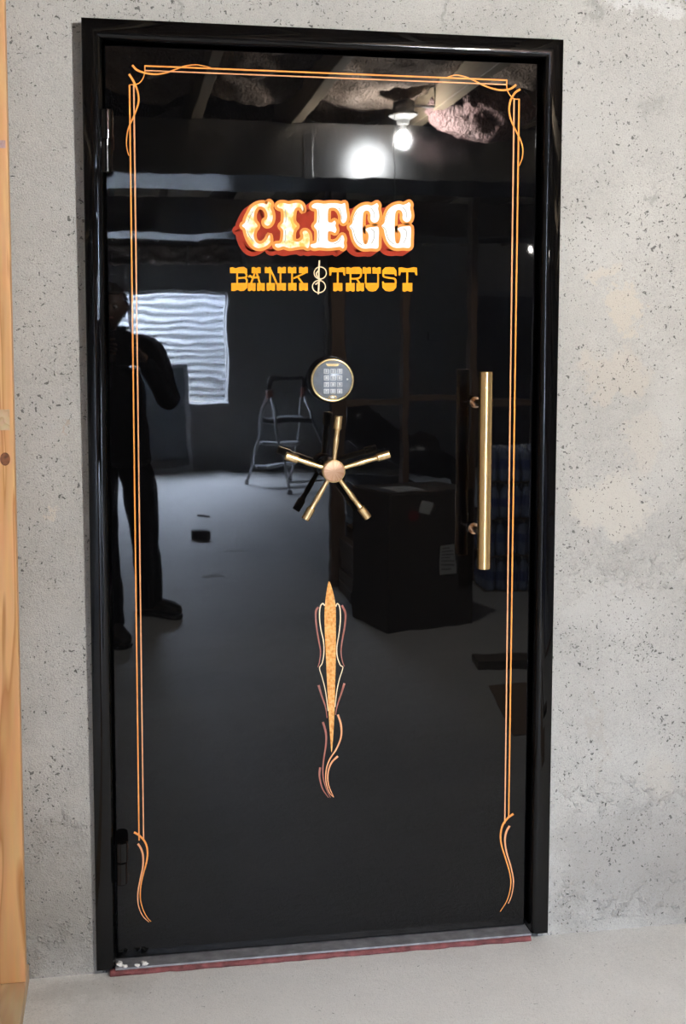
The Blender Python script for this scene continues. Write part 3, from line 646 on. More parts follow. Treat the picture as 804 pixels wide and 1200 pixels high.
for (u, v) in ((397, 487.5), (456.5, 532), (431.5, 607), (357.5, 609), (334.5, 534)):
    tip = on(u, v, HY); d = (Vector((tip.x, HY, tip.z)) - HC); ln = d.length; d.normalize()
    pr_ = [(0.0052, 0.020), (0.0052, 0.040), (0.0060, ln*0.42), (0.0068, ln*0.55), (0.0058, ln*0.64), (0.0062, ln*0.73), (0.0072, ln-0.0310), (0.0094, ln-0.0285), (0.0094, ln-0.0012), (0.0084, ln), (0, ln)]
    edgesplit(obj('spoke', lathe(nb(), pr_, HC, d, 24), M_BRASS, wheel), 22)
# --- keypad lock
KY = M-0.036; kc = on(389.8, 445.6, KY); KC = Vector((kc.x, M, kc.z)); KR = 0.0495
kp = obj('keypad_lock', lathe(nb(), [(0, 0.0), (KR+0.004, 0.0), (KR+0.0045, -0.016), (KR+0.001, -0.030), (KR-0.001, -0.034), (0, -0.034)], KC, (0, 1, 0), 56), M_BLKPL, door); edgesplit(kp, 30)
obj('rim', lathe(nb(), [(KR+0.0006, -0.0305), (KR+0.0010, -0.0335), (KR-0.0008, -0.0362), (KR-0.0035, -0.0366), (KR-0.0052, -0.0350), (KR-0.0052, -0.033)], KC, (0, 1, 0), 64), M_GOLDP, kp, sm=True)
obj('face_plate', lathe(nb(), [(KR-0.004, -0.0335), (KR-0.004, -0.0348), (0, -0.0348)], KC, (0, 1, 0), 56), M_KEYFACE, kp)
def kbox(cx, cz, w, h, y0, y1, bev=0.001): return bx((KC.x+cx-w/2, M+y0, KC.z+cz-h/2), (KC.x+cx+w/2, M+y1, KC.z+cz+h/2), bev)
symbols = ['1', '2', '3', '4', '5', '6', '7', '8', '9', '*', '0', '#']
for i, sy in enumerate(symbols):
    kx = -0.0150+0.0152*(i % 3) + 0.001; kz = 0.0205-0.0152*(i//3)
    bm = nb()
    for a, b in (((-.0058, .0044), (.0058, .0052)), ((-.0058, -.0052), (.0058, -.0044)), ((-.0058, -.0052), (-.005, .0052)), ((.005, -.0052), (.0058, .0052))):
        box(bm, (KC.x+kx+a[0], M-0.0362, KC.z+kz+a[1]), (KC.x+kx+b[0], M-0.0346, KC.z+kz+b[1]))
    key = obj('key', kbox(kx, kz, 0.0104, 0.0094, -0.0366, -0.0345, 0.0008), M_KEY, kp)
    cu = bpy.data.curves.new('t', 'FONT'); cu.body = sy; cu.size = 0.0088; cu.align_x = 'CENTER'; cu.align_y = 'CENTER'; cu.extrude = 0.00012
    to = bpy.data.objects.new('t', cu); COL.objects.link(to); bpy.context.view_layer.update()
    me = bpy.data.meshes.new_from_object(to.evaluated_get(bpy.context.evaluated_depsgraph_get())); bpy.data.objects.remove(to); bpy.data.curves.remove(cu)
    tb = nb(); tb.from_mesh(me); bpy.data.meshes.remove(me)
    bmesh.ops.transform(tb, matrix=Matrix.Translation((KC.x+kx, M-0.0368, KC.z+kz)) @ Matrix.Rotation(PI/2, 4, 'X'), verts=tb.verts[:])
    # merged with the key's silver outline as one printed piece
    for f in tb.faces: f.material_index = 0
    merge(bm, tb); obj('key_print', bm, M_KEYEDGE, kp)
bm = nb(); pl = [(-.0165, .0375), (.0165, .0375), (.0115, .0318), (-.0115, .0318)]
va = [bm.verts.new((KC.x+x, M-0.0375, KC.z+z)) for x, z in pl]; vb = [bm.verts.new((KC.x+x, M-0.034, KC.z+z)) for x, z in pl]
bm.faces.new(va); bm.faces.new(vb[::-1])
for i in range(4): bm.faces.new((va[i], va[(i+1) % 4], vb[(i+1) % 4], vb[i]))
obj('name_plate', bm, M_GOLDP, kp)
bm = lathe(nb(), [(0.0085, 0), (0.0085, -0.002), (0.0068, -0.0026), (0.0062, -0.0012)], (0, 0, 0), (0, 1, 0), 28)
bmesh.ops.transform(bm, matrix=Matrix.Translation((KC.x, M-0.0347, KC.z-0.0392)) @ Matrix.Diagonal((1.15, 1, 0.62, 1)), verts=bm.verts[:]); obj('oval_ring', bm, M_GOLDP, kp, sm=True)
bm = lathe(nb(), [(0.0048, 0), (0.0044, -0.0015), (0, -0.0022)], (0, 0, 0), (0, 1, 0), 20)
bmesh.ops.transform(bm, matrix=Matrix.Translation((KC.x, M-0.0347, KC.z-0.0392)) @ Matrix.Diagonal((1.15, 1, 0.62, 1)), verts=bm.verts[:]); obj('oval_stud', bm, M_KEYEDGE, kp, sm=True)
obj('indicator_light', lathe(nb(), [(0.0022, 0), (0.0018, -0.0010), (0, -0.0014)], (KC.x+0.0345, M-0.0347, KC.z+0.002), (0, 1, 0), 14), M_KEYEDGE, kp, sm=True)
# --- pull handle: bar on two posts
BY = M-0.098; p0 = on(569.6, 435.5, BY); p1 = on(566.4, 666.5, BY); bxm = (p0.x+p1.x)/2; BR = 0.0158
pull = obj('pull_handle', lathe(nb(), [(0, 0), (BR-0.0012, 0), (BR, 0.0012), (BR, p0.z-p1.z-0.0012), (BR-0.0012, p0.z-p1.z), (0, p0.z-p1.z)], (bxm, BY, p1.z), (0, 0, 1), 40), M_BAR, door); edgesplit(pull, 30)
for v in (472.5, 622):
    q = on(560, v, M-0.05)
    edgesplit(obj('post', lathe(nb(), [(0.0085, 0), (0.0085, 0.083), (0.0135, 0.0835), (0.0140, 0.0965), (0, 0.0978)], (bxm, BY, q.z), (0, 1, 0), 28), [M_STAND], pull), 30)

# crumbs on the sill and floor
for i, (u, v, s) in enumerate([(141, 1129, .010), (147, 1131, .007), (161, 1130, .008), (169, 1128, .010), (172, 1128, .006)]):
    d = ray(u, v); p = CAM + d*((0.008-CAM.z)/d.z)
    bm = nb(); bmesh.ops.create_icosphere(bm, subdivisions=2, radius=s*0.75)
    for vtx in bm.verts: vtx.co = vtx.co*(1+0.6*mnoise.noise(vtx.co*190+Vector((i*7, 0, 0)))+0.5*mnoise.noise(vtx.co*420+Vector((i*3, 4, 0)))); vtx.co.z *= 0.6
    o = obj('plaster_crumb', bm, M_PLASTER); o.location = (p.x, min(p.y, 0.02), 0.003+s*0.36)
    tag(o, 'small white plaster crumb lying on the steel sill by the hinge side', 'rubble', 'plaster crumbs on the sill')

# ================================================================ PINE FRAMING by the door
fr_ = thing('pine_framing', 'fresh pine stud standing on a floor plate against the concrete wall', 'lumber', (-0.2, -0.07, FZ))
sx1, sx0 = -0.152, -0.241
stud = obj('stud', bx((sx0, -0.072, FZ+0.039), (sx1, -0.0335, ZC-0.001), 0.002), M_PINE, fr_)
obj('bottom_plate', bx((sx0-0.001, -1.9, FZ+0.0002), (sx1+0.0015, 0.012, FZ+0.0385), 0.002), M_PINEY, fr_)
for (u, v, r, h) in ((6, 538, 0.0105, 1.35), (4, 490, 0.004, 1.3)):
    q = on(u, v, -0.072); bm = nb(); ring = [bm.verts.new((q.x+r*math.cos(a*PI/10)*(1+.2*mnoise.noise(Vector((a, 1, 2)))), -0.0722, q.z+h*r*math.sin(a*PI/10))) for a in range(20)]
    bm.faces.new(ring); obj('knot', bm, M_KNOT, stud)
q = on(4, 492, -0.072); obj('wood_chip', bx((q.x-0.03, -0.0735, q.z-0.022), (q.x+0.013, -0.0715, q.z+0.022), 0.0006), M_PINEY, stud)
q = on(3, 169, -0.072); obj('tape_scrap', bx((q.x-0.03, -0.0728, q.z-0.008), (q.x+0.006, -0.0719, q.z+0.008), 0.0003), M_INSP, stud)
obj('stud', bx((sx0, -1.62, FZ+0.039), (sx1, -1.582, ZC-0.001), 0.002), M_PINE, fr_)

# ================================================================ BASEMENT BEHIND THE CAMERA (seen mirrored in the door)
# --- bare bulb lamp with pull cord
LB = refl(474, 165, y=-2.5)
lamp = thing('ceiling_lamp', 'bare bulb in a white porcelain lampholder with pull cord, in front of the near duct', 'lamp', (LB.x-0.01, -2.5, ZC))
lx = LB.x-0.006; ly = -2.5
obj('mounting_box', lathe(nb(), [(0, 0.03), (0.05, 0.03), (0.052, -0.0195), (0, -0.0195)], (lx, ly, ZC), (0, 0, 1), 8), M_PIPE, lamp); obj('hanger_bar', bx((lx, ly-0.012, ZC+0.012), (1.418, ly+0.012, ZC+0.02)), M_PIPE, lamp)
edgesplit(obj('lampholder', lathe(nb(), [(0, -0.020), (0.066, -0.020), (0.066, -0.028), (0.052, -0.036), (0.030, -0.046), (0.026, -0.066), (0.021, -0.068), (0, -0.068)], (lx, ly, ZC), (0, 0, 1), 32), M_PORC, lamp), 35)
obj('bulb_neck', lathe(nb(), [(0.013, -0.067), (0.013, -0.085), (0.017, -0.098)], (lx, ly, ZC), (0, 0, 1), 20), M_PORC, lamp, sm=True)
obj('bulb', lathe(nb(), [(0.017, -0.098), (0.026, -0.115), (0.030, -0.132), (0.028, -0.148), (0.020, -0.160), (0.010, -0.166), (0, -0.168)], (lx, ly, ZC), (0, 0, 1), 16), M_BULB, lamp, sm=True)
cx_ = refl(462, 170, y=ly+0.045)
cordp = [(cx_.x, ly+0.045, ZC-0.030), (cx_.x, ly+0.047, ZC-0.15), (cx_.x+0.001, ly+0.046, 2.02)]
bm = tube(nb(), cordp, 0.0013, 6); bmesh.ops.create_icosphere(bm, subdivisions=1, radius=0.006, matrix=Matrix.Translation(cordp[-1])); obj('pull_cord', bm, M_PAPER, lamp)
# far lamp
l2 = refl(622, 300, y=-9.9)
lamp2 = thing('ceiling_lamp', 'small bare bulb burning near the back doorway', 'lamp', (l2.x, l2.y, ZC))
edgesplit(obj('lampholder', lathe(nb(), [(0, -0.001), (0.066, -0.001), (0.066, -0.010), (0.030, -0.03), (0.026, -0.05), (0, -0.052)], (l2.x, l2.y, ZC), (0, 0, 1), 20), M_PORC, lamp2), 35)
obj('bulb', lathe(nb(), [(0.012, -0.05), (0.014, -0.065), (0.020, -0.08), (0.022, -0.092), (0.016, -0.108), (0, -0.115)], (l2.x, l2.y, ZC), (0, 0, 1), 14), M_BULB2, lamp2, sm=True)

# --- sheet metal ducts under the joists
def duct(label, y0, depth, z0, z1_, seams, straps=True):
    t = thing('sheet_metal_duct', label, 'duct', (XL+1, y0-depth/2, z0))
    xs_ = [XL+0.005]+seams+[XR-0.005]
    for a, b in zip(xs_, xs_[1:]):
        obj('duct_section', bx((a+0.001, y0-depth, z0), (b-0.001, y0, z1_), 0.003), M_DUCT, t)
    for s in seams:
        bm = nb()
        box(bm, (s-0.022, y0-0.001, z0-0.004), (s+0.022, y0+0.008, z1_-0.002), 0, 0.003); box(bm, (s-0.022, y0-depth-0.008, z0-0.008), (s+0.022, y0+0.008, z0+0.001), 0, 0.003)
        obj('cleat', bm, M_DUCT, t)
    return t
sm1 = refl(361, 180, y=-2.9).x
duct('long galvanised duct under the joists right behind the bare bulb', -2.9, 0.62, 2.178, ZC-0.002, [sm1-1.52, sm1, sm1+1.52, sm1+3.04])
duct('long galvanised duct under the joists halfway to the basement window', -6.15, 0.62, 2.175, ZC-0.002, [-0.9, 0.62, 2.14, 3.66])

# --- fibreglass batts between the joists
def batt(x0, x1, y0, y1, zb, amp, seed, material, label, group):
    nx, ny = 14, max(10, int((y0-y1)/0.045)); bm = nb(); gg = []
    for i in range(nx+1):
        row = []
        for j in range(ny+1):
            s = i/nx; x = x0+(x1-x0)*s; y = y0+(y1-y0)*j/ny
            p = Vector((x*4+seed, y*4, seed*1.7))
            z = zb + amp*(mnoise.noise(p)+0.55*mnoise.noise(p*2.3)+0.35*mnoise.noise(p*5)) + 0.05*(2*s-1)**2
            row.append(bm.verts.new((x, y, min(z, TOPZ-0.03))))
        gg.append(row)
    for i in range(nx):
        for j in range(ny): bm.faces.new((gg[i][j], gg[i+1][j], gg[i+1][j+1], gg[i][j+1]))
    # closed body: sides and top up against the subfloor
    top = [bm.verts.new((x, y, TOPZ-0.002)) for x, y in ((x0, y0), (x1, y0), (x1, y1), (x0, y1))]
    bm.faces.new(top)
    bm.faces.new([r[0] for r in gg]+[top[1], top[0]]); bm.faces.new([r[-1] for r in gg][::-1]+[top[3], top[2]])
    bm.faces.new(gg[0][::-1]+[top[0], top[3]][::1]); bm.faces.new(gg[-1]+[top[2], top[1]])
    o = obj('insulation_batt', bm, material, sm=False, origin=((x0+x1)/2, (y0+y1)/2, TOPZ-0.002))
    for p in o.data.polygons: p.use_smooth = len(p.vertices) == 4
    return tag(o, label, 'insulation', group)
bays = list(zip(JX, JX[1:]))
for k, (a, b) in enumerate(bays[:-3]):
    pink = abs(a-1.44) < 0.01
    batt(a+0.023, b-0.023, 0.02, -2.30 if pink else -2.86, 2.485, 0.04, k*3.1+1, M_INS, {0.87: 'tan fibreglass batt in the joist bay over the bare bulb', 1.44: 'tan fibreglass batt in the joist bay of the loose pink clump', 0.41: 'tan fibreglass batt one joist over from the bulb bay'}.get(a, 'tan fibreglass batt in an outer joist bay over the door end'), 'insulation between the joists at the door end')
    batt(a+0.023, b-0.023, -3.6, -6.1, 2.54, 0.05, k*2.3+9, M_INS, 'tan fibreglass batt between the joists from duct to duct', 'insulation between the joists, middle of the room')
# pink batt that has come loose beside the bulb
bm = nb(); bmesh.ops.create_icosphere(bm, subdivisions=5, radius=1.0)
pc = refl(556, 138, y=-2.62)
for v in bm.verts:
    d = v.co.copy(); k = 1+0.25*mnoise.noise(d*1.4+Vector((8, 1, 2)))+0.10*mnoise.noise(d*3.2)+0.06*mnoise.noise(d*7.5)+0.03*mnoise.noise(d*16)
    v.co = Vector((d.x*0.215*k, d.y*0.20*k, d.z*0.135*k))
pinko = obj('insulation_batt', bm, M_INSP, sm=True); pinko.location = (pc.x+0.02, -2.60, pc.z+0.03); tag(pinko, 'clump of pink fibreglass hanging loose beside the bare bulb', 'insulation')
# batts along the top of the back wall
for i, (a, b) in enumerate(((-0.5, 0.15), (0.2, 0.72), (0.74, 1.3), (1.35, 2.0), (2.05, 2.8))):
    bm = nb(); bmesh.ops.create_grid(bm, x_segments=16, y_segments=8, size=1.0)
    for v in bm.verts:
        s, t_ = v.co.x, v.co.y
        z = 2.30+0.105*t_ + 0.03*mnoise.noise(Vector((s*3+i*5, 0, 0)))*(1-t_)/2
        y = YB+0.05+0.05*mnoise.noise(Vector((s*2+i*3, t_*2, 1)))+0.03*(1-abs(s))
        v.co = Vector(((a+b)/2+(b-a)/2*s, y, z))
    r = bmesh.ops.extrude_face_region(bm, geom=bm.faces[:]); 
    for v in [e for e in r['geom'] if isinstance(e, bmesh.types.BMVert)]: v.co.y = YB+0.003
    tag(obj('insulation_batt', bm, M_INS, sm=True, origin=((a+b)/2, YB+0.02, 2.2)), 'tan fibreglass batt stuffed along the top of the back wall', 'insulation', 'insulation above the back wall')

# --- stud wall, halfway into the room
sw = thing('stud_wall', 'open stud wall of dull lumber with mid-height blocking behind the tall carton', 'stud wall', (1.5, -4.3, FZ))
sp0 = refl(388, 640, y=-4.26); sp1 = refl(405, 640, y=-4.26)
sxs = [sp0.x + 0.041]
sxs += [refl(476, 500, y=-4.26).x + 0.405*i for i in range(0, 8)]
SY0, SY1 = -4.35, -4.26
sd = None
for i, x in enumerate(sxs):
    hw = 0.041 if i == 0 else 0.019
    if i < 2: o = obj('stud', bx((-hw, SY0, FZ+0.0385), (hw, SY1, ZC-0.04), 0.002), M_STUD, sw); sd = o.data
    else: o = link(bpy.data.objects.new('stud', sd), sw)
    o.location.x = x
obj('bottom_plate', bx((sxs[0]-0.041, SY0-0.001, FZ+0.0003), (XR-0.35, SY1+0.001, FZ+0.038), 0.002), M_STUDX, sw)
obj('top_plate', bx((sxs[0]-0.041, SY0-0.001, ZC-0.039), (XR-0.35, SY1+0.001, ZC-0.001), 0.002), M_STUDX, sw)
for a, b in zip(sxs, sxs[1:]):
    zz = 1.075+random.uniform(-0.02, 0.02)
    obj('blocking', bx((a+(0.0415 if a == sxs[0] else 0.0195), SY0+0.002, zz-0.019), (b-0.0195, SY1-0.001, zz+0.019), 0.002), M_STUDX, sw)
pipe = tag(obj('conduit_pipe', tube(nb(), [(sp0.x-0.02, -4.30, 1.25), (sp0.x-0.02, -4.30, ZC-0.03)], 0.012, 12), M_PIPE), 'grey conduit pipe fixed beside the end post of the stud wall', 'pipe')
# --- tall carton with papers, in front of the stud wall
A = refl(455, 743, z=FZ); B = refl(554, 731, z=FZ); Cc = refl(438, 727, z=FZ)
ex = (B-A); ex.z = 0; cw = ex.length; ex.normalize(); ey = Vector((-ex.y, ex.x, 0)); 
if ey.y > 0: ey = -ey
cd_, ch = 0.40, 0.69
crt = thing('carton', 'tall brown cardboard carton with white labels standing in front of the stud wall', 'box', A)
RM = Matrix(((ex.x, ey.x, 0, A.x), (ex.y, ey.y, 0, A.y), (0, 0, 1, FZ), (0, 0, 0, 1)))
def cbx(a, b, bev=0.0): return bx(a, b, bev, RM)
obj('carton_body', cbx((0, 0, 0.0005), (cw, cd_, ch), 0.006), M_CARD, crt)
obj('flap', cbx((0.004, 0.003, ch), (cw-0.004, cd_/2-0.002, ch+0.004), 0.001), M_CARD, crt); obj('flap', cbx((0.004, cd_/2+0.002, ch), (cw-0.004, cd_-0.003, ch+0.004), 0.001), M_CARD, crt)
def sticker(u0, v0, u1, v1, mt, tilt=0.0, name='label_sticker'):
    # on the carton's front face
    def onface(u, v):
        d = ray(u, v); p = CAM + d*((M-CAM.y)/d.y); d = Vector((d.x, -d.y, d.z)); t_ = (A-p).dot(-ey)/d.dot(-ey); q = p+d*t_; l = q-A; return l.dot(ex), q.z-FZ
    a = onface(u0, v0); b = onface(u1, v1); cx__, cz__ = (a[0]+b[0])/2, (a[1]+b[1])/2
    mm = RM @ Matrix.Translation((cx__, 0, cz__)) @ Matrix.Rotation(tilt, 4, 'Y')
    return obj(name, bx((-(b[0]-a[0])/2, -0.0012, -(a[1]-b[1])/2), ((b[0]-a[0])/2, 0.0005, (a[1]-b[1])/2), 0, mm), mt, crt), mm, (b[0]-a[0]), (a[1]-b[1])
s1, mm1, w1_, h1_ = sticker(516.5, 639, 534, 671, M_PAPER)
for k in range(7): obj('printed_line', bx((-w1_*0.4, -0.0018, h1_*(0.38-k*0.12)-0.002), (w1_*(0.4 if k % 3 else 0.15), -0.0013, h1_*(0.38-k*0.12)+0.003), 0, mm1), M_PAPERD, s1)
sticker(492, 588, 506, 601, M_PAPER, 0.3)
bm = nb(); q = Vector((0.14*cw/0.5, -0.0006, 0.58)); f = bm.faces.new([bm.verts.new(RM @ Vector((q.x+0.03*math.cos(k*PI/9), q.y, q.z+0.03*math.sin(k*PI/9)))) for k in range(18)])
obj('round_sticker', bm, M_REDDOT, crt)
pap = obj('paper_sheet', cbx((0.08, 0.05, ch+0.0045), (0.24, 0.27, ch+0.0055)), M_PAPER); tag(pap, 'white printed sheet lying on top of the tall carton', 'paper')
for k in range(6): obj('printed_line', cbx((0.10, 0.075+0.03*k, ch+0.0056), (0.22-(k % 2)*0.04, 0.083+0.03*k, ch+0.0060)), M_PAPERD, pap)
pap2 = obj('paper_sheet', cbx((0.015, 0.08, ch+0.0046), (0.078, 0.30, ch+0.0052)), M_PAPERD); tag(pap2, 'dark leaflet lying beside the white sheet on the tall carton', 'paper')
# --- short boards stacked behind the carton
zb = FZ+0.0003
for k in range(6):
    p = refl(424, 705, z=FZ); th = 0.062 if k < 5 else 0.075; off = random.uniform(-0.012, 0.012); w_ = 0.115 if k < 5 else 0.09
    o = obj('short_board', bx((-w_, -0.20, 0), (w_, 0.20, th-0.002), 0.003), M_CARD2 if k % 2 else M_STUDX); o.location = (p.x+0.06+off, -3.98+off, zb); zb += th
    tag(o, 'narrow board lying on top of the low stack by the end post' if k == 5 else ('bottom board of the low stack by the end post' if k == 0 else 'short thick board inside the low stack between end post and carton'), 'lumber', 'boards stacked by the end post')
# --- black plastic bundle leaning behind the stud wall
bm = nb(); b0 = refl(405, 490, y=-4.75); b1 = refl(545, 560, y=-4.75)
path = [b0.lerp(b1, t_/14) for t_ in range(15)]
tube(bm, [(p.x, -4.75, p.z+0.0+0.02*math.sin(i*1.7)) for i, p in enumerate(path)], [0.10+0.03*math.sin(i*0.9)+0.02*math.sin(i*2.3) for i in range(15)], 20)
for v in bm.verts: v.co += Vector((mnoise.noise(v.co*9), mnoise.noise(v.co*9+Vector((5, 0, 0))), mnoise.noise(v.co*11+Vector((0, 9, 0)))))*0.035
tag(obj('plastic_bundle', bm, M_BAG, sm=True, origin=(b0.x, -4.75, 0.75)), 'crumpled roll of black plastic sheeting lying on crates behind the stud wall', 'plastic sheet')
for i, (x0, x1, z0, z1_) in enumerate(((1.46, 1.86, FZ+0.0005, 0.30), (1.47, 1.84, 0.3005, 0.55), (1.92, 2.40, FZ+0.0005, 0.32))):
    o = thing('plastic_crate', ('grey crate on the floor behind the end post of the stud wall', 'grey crate topmost of its pair behind the stud wall', 'grey crate beside the pair behind the stud wall')[i], 'crate', (x0, -4.75, z0))
    obj('crate_body', bx((x0, -5.05, z0), (x1, -4.55, z1_-0.03), 0.02), M_BRICK, o); obj('lid', bx((x0-0.01, -5.06, z1_-0.0295), (x1+0.01, -4.54, z1_), 0.008), M_BAG, o)
# --- shrink-wrapped packs of water bottles
def bottle_meshes():
    b = lathe(nb(), [(0, 0.003), (0.022, 0), (0.031, 0.006), (0.032, 0.03), (0.029, 0.05), (0.032, 0.065), (0.032, 0.125), (0.030, 0.140), (0.018, 0.175), (0.0125, 0.185), (0.0125, 0.192)], (0, 0, 0), (0, 0, 1), 14)
    l = lathe(nb(), [(0.0325, 0.068), (0.0325, 0.122)], (0, 0, 0), (0, 0, 1), 14)
    c = lathe(nb(), [(0.0145, 0.188), (0.0145, 0.203), (0, 0.204)], (0, 0, 0), (0, 0, 1), 12)
    out = []
    for nm, x, mt in (('bottle', b, M_BOTTLE), ('bottle_label', l, M_BLABEL), ('bottle_cap', c, M_CAP)):
        me = bpy.data.meshes.new(nm); bmesh.ops.recalc_face_normals(x, faces=x.faces[:]); x.to_mesh(me); x.free(); me.materials.append(mt); smooth(me); out.append(me)
    return out
bmes = bottle_meshes()
wb = refl(598, 690, z=FZ)
wlab = ['pack of blue water bottles at the bottom of its stack', 'pack of blue water bottles second from the floor in its stack', 'pack of blue water bottles third from the floor in its stack', 'pack of blue water bottles on top of its stack']
for lev in range(4):
    t = thing('water_bottle_pack', wlab[lev]+' beside the stud wall', 'bottle pack', (wb.x, wb.y, FZ+0.001+0.212*lev), 'packs of bottled water')
    dx_ = random.uniform(-0.02, 0.02); zz = FZ+0.003+0.212*lev
    for i in range(6):
        for j in range(4):
            o = link(bpy.data.objects.new('bottle', bmes[0]), t); o.location = (wb.x+dx_-0.14+0.066*i, wb.y+0.06-0.066*j, zz)
            if j < 2 or i in (0, 5):
                c = link(bpy.data.objects.new('bottle_cap', bmes[2]), o); c.location = o.location
                c2 = link(bpy.data.objects.new('bottle_label', bmes[1]), o); c2.location = o.location
    obj('tray', bx((wb.x+dx_-0.175, wb.y-0.175, zz-0.002), (wb.x+dx_+0.225, wb.y+0.095, zz-0.0002)), M_CARD2, t)
# --- plank and paper on the floor near the door
pk = refl(558, 782, z=FZ)
o = obj('plank', bx((0, -0.07, 0), (0.75, 0.07, 0.038), 0.003), M_DARKW); o.location = (pk.x, pk.y-0.03, FZ+0.0003); o.rotation_euler.z = 0.10
tag(o, 'weathered dark plank lying on the floor near the tall carton', 'lumber')
bm = nb(); gpts = [refl(u, v, z=FZ) for u, v in ((572, 804), (602, 862), (690, 854), (690, 797))]
va = [bm.verts.new((p.x, p.y, FZ+0.0005)) for p in gpts]; vb = [bm.verts.new((p.x, p.y, FZ+0.004)) for p in gpts]
bm.faces.new(va); bm.faces.new(vb)
for i in range(4): bm.faces.new((va[i], va[(i+1) % 4], vb[(i+1) % 4], vb[i]))
tag(obj('cardboard_sheet', bm, M_CARD2), 'flat cardboard sheet on the floor by the dark plank', 'cardboard')
p = refl(234, 629, z=FZ)
o = thing('paving_block', 'small dark paving block lying on the open floor', 'block', (p.x, p.y, FZ))
k = obj('block_body', bx((p.x-0.07, p.y-0.05, FZ+0.0003), (p.x+0.07, p.y+0.05, FZ+0.055), 0.004), M_BRICK, o)
obj('top_skin', bx((p.x-0.064, p.y-0.045, FZ+0.0551), (p.x+0.064, p.y+0.045, FZ+0.060), 0.002), M_DRYW, o)
for (u, v, sx, sy, r, lb) in ((278, 645, 0.065, 0.05, 0.2, 'small white paper scrap on the floor between paving block and end post'), (249, 676, 0.06, 0.05, -0.2, 'white paper scrap on the pale floor patch beside the photographer')):
    p = refl(u, v, z=FZ); o = obj('paper_scrap', bx((-sx, -sy, 0), (sx, sy, 0.0015)), M_PAPER); o.location = (p.x, p.y, FZ+0.0004); o.rotation_euler = (0, 0, r); tag(o, lb, 'paper')
p = refl(238, 604, z=FZ); o = obj('wood_splinter', bx((-0.05, -0.012, 0), (0.05, 0.012, 0.012), 0.003), M_DARKW); o.location = (p.x, p.y, FZ+0.0003); tag(o, 'dark wood splinter on the floor behind the paving block', 'wood scrap')

# --- stepladder
f1, f2, f3 = refl(290, 569, z=FZ), refl(310, 581, z=FZ), refl(341, 565, z=FZ)
wvec = f3-f1; wvec.z = 0; wl_ = 0.50; wvec = wvec.normalized(); dvec = Vector((wvec.y, -wvec.x, 0))
if dvec.y < 0: dvec = -dvec
ld = thing('stepladder', 'folding aluminium stepladder with black hand rail standing open on the floor', 'stepladder', f1)
hz = refl(308, 463, y=f1.y+0.4).z; tz = refl(330, 443, y=f1.y+0.4).z
def LP(s, d, z): return f1 + wvec*s + dvec*d + Vector((0, 0, z-FZ))
sp_ = (f2-f1).dot(dvec); hd = sp_*0.42
for s in (0, wl_):
    ins = 0.05 if s == 0 else -0.05
    obj('front_rail', tube(nb(), [LP(s, 0, FZ+0.02), LP(s+ins, hd, hz)], 0.015, 10), M_ALU, ld)
    obj('rear_rail', tube(nb(), [LP(s, sp_, FZ+0.02), LP(s+ins, hd+0.02, hz)], 0.012, 10), M_ALU, ld)
    for d in (0, sp_): obj('foot', lathe(nb(), [(0, 0), (0.022, 0), (0.022, 0.03), (0.016, 0.045), (0, 0.045)], LP(s, d, FZ+0.0005), (0, 0, 1), 12), M_BLKPL, ld)
    cpt = LP(s+ins, hd+0.01, hz); cl = bx((-0.022, -0.032, -0.045), (0.022, 0.032, 0.05), 0.006, Matrix.Translation(cpt)); obj('hinge_clamp', cl, M_ORPL, ld)
obj('hand_rail', tube(nb(), cr([LP(0.05, hd, hz+0.02), LP(0.055, hd, tz-0.05), LP(0.075, hd, tz-0.008), LP(0.12, hd, tz), LP(wl_-0.12, hd, tz), LP(wl_-0.075, hd, tz-0.008), LP(wl_-0.055, hd, tz-0.05), LP(wl_-0.05, hd, hz+0.02)], 5), 0.017, 10), M_BLKPL, ld)
LR = Matrix(((wvec.x, dvec.x, 0, f1.x), (wvec.y, dvec.y, 0, f1.y), (0, 0, 1, 0), (0, 0, 0, 1)))
def step(z, dep, mt, nm, th):
    fr_k = (z-FZ)/(hz-FZ); d0 = hd*fr_k; i0 = 0.05*fr_k
    return obj(nm, bx((i0+0.008, d0-0.03, z-th), (wl_-i0-0.008, d0+dep, z), 0.004, LR), mt, ld)
pz = refl(330, 490, y=f1.y+0.3).z
step(pz, 0.24, M_BLKPL, 'platform', 0.035)
fr_k = (pz-FZ)/(hz-FZ)
obj('platform_edge', bx((0.06, hd*fr_k+0.02, pz+0.0002), (wl_-0.06, hd*fr_k+0.17, pz+0.006), 0.001, LR), M_ALU, ld)
for v in (518, 545): step(refl(320, v, y=f1.y+0.1).z, 0.08, M_ALU, 'step', 0.03)
obj('rear_brace', tube(nb(), [LP(0.006, sp_*0.94, FZ+0.10), LP(wl_-0.006, sp_*0.94, FZ+0.10)], 0.011, 8), M_ALU, ld)
# --- framed glass panel leaning on the back wall
pn = thing('glazed_panel', 'framed dusty glass panel leaning on the wall under the basement window', 'glass panel', (0.4, YB+0.2, FZ))
pb = refl(226, 553, z=FZ); pt = refl(218, 427, y=YB+0.06)
hgt = pt.z-FZ; pw = 0.80; lean = math.atan2(pb.y-(YB+0.05), hgt); tw = math.atan2(pb.x-pt.x, hgt)
PM = Matrix.Translation((pb.x, pb.y, FZ+0.002)) @ Matrix.Rotation(lean, 4, 'X') @ Matrix.Rotation(-tw*0.7, 4, 'Y')
hl = hgt/math.cos(lean)
for a, b, nm in (((-0.045, 0), (0, hl), 'frame_rail'), ((-pw, 0), (-pw+0.045, hl), 'frame_rail'), ((-pw+0.045, 0), (-0.045, 0.05), 'frame_rail'), ((-pw+0.045, hl-0.045), (-0.045, hl), 'frame_rail')):
    obj(nm, bx((a[0], -0.03, a[1]), (b[0], 0.0, b[1]), 0.003, PM), M_ALU, pn)
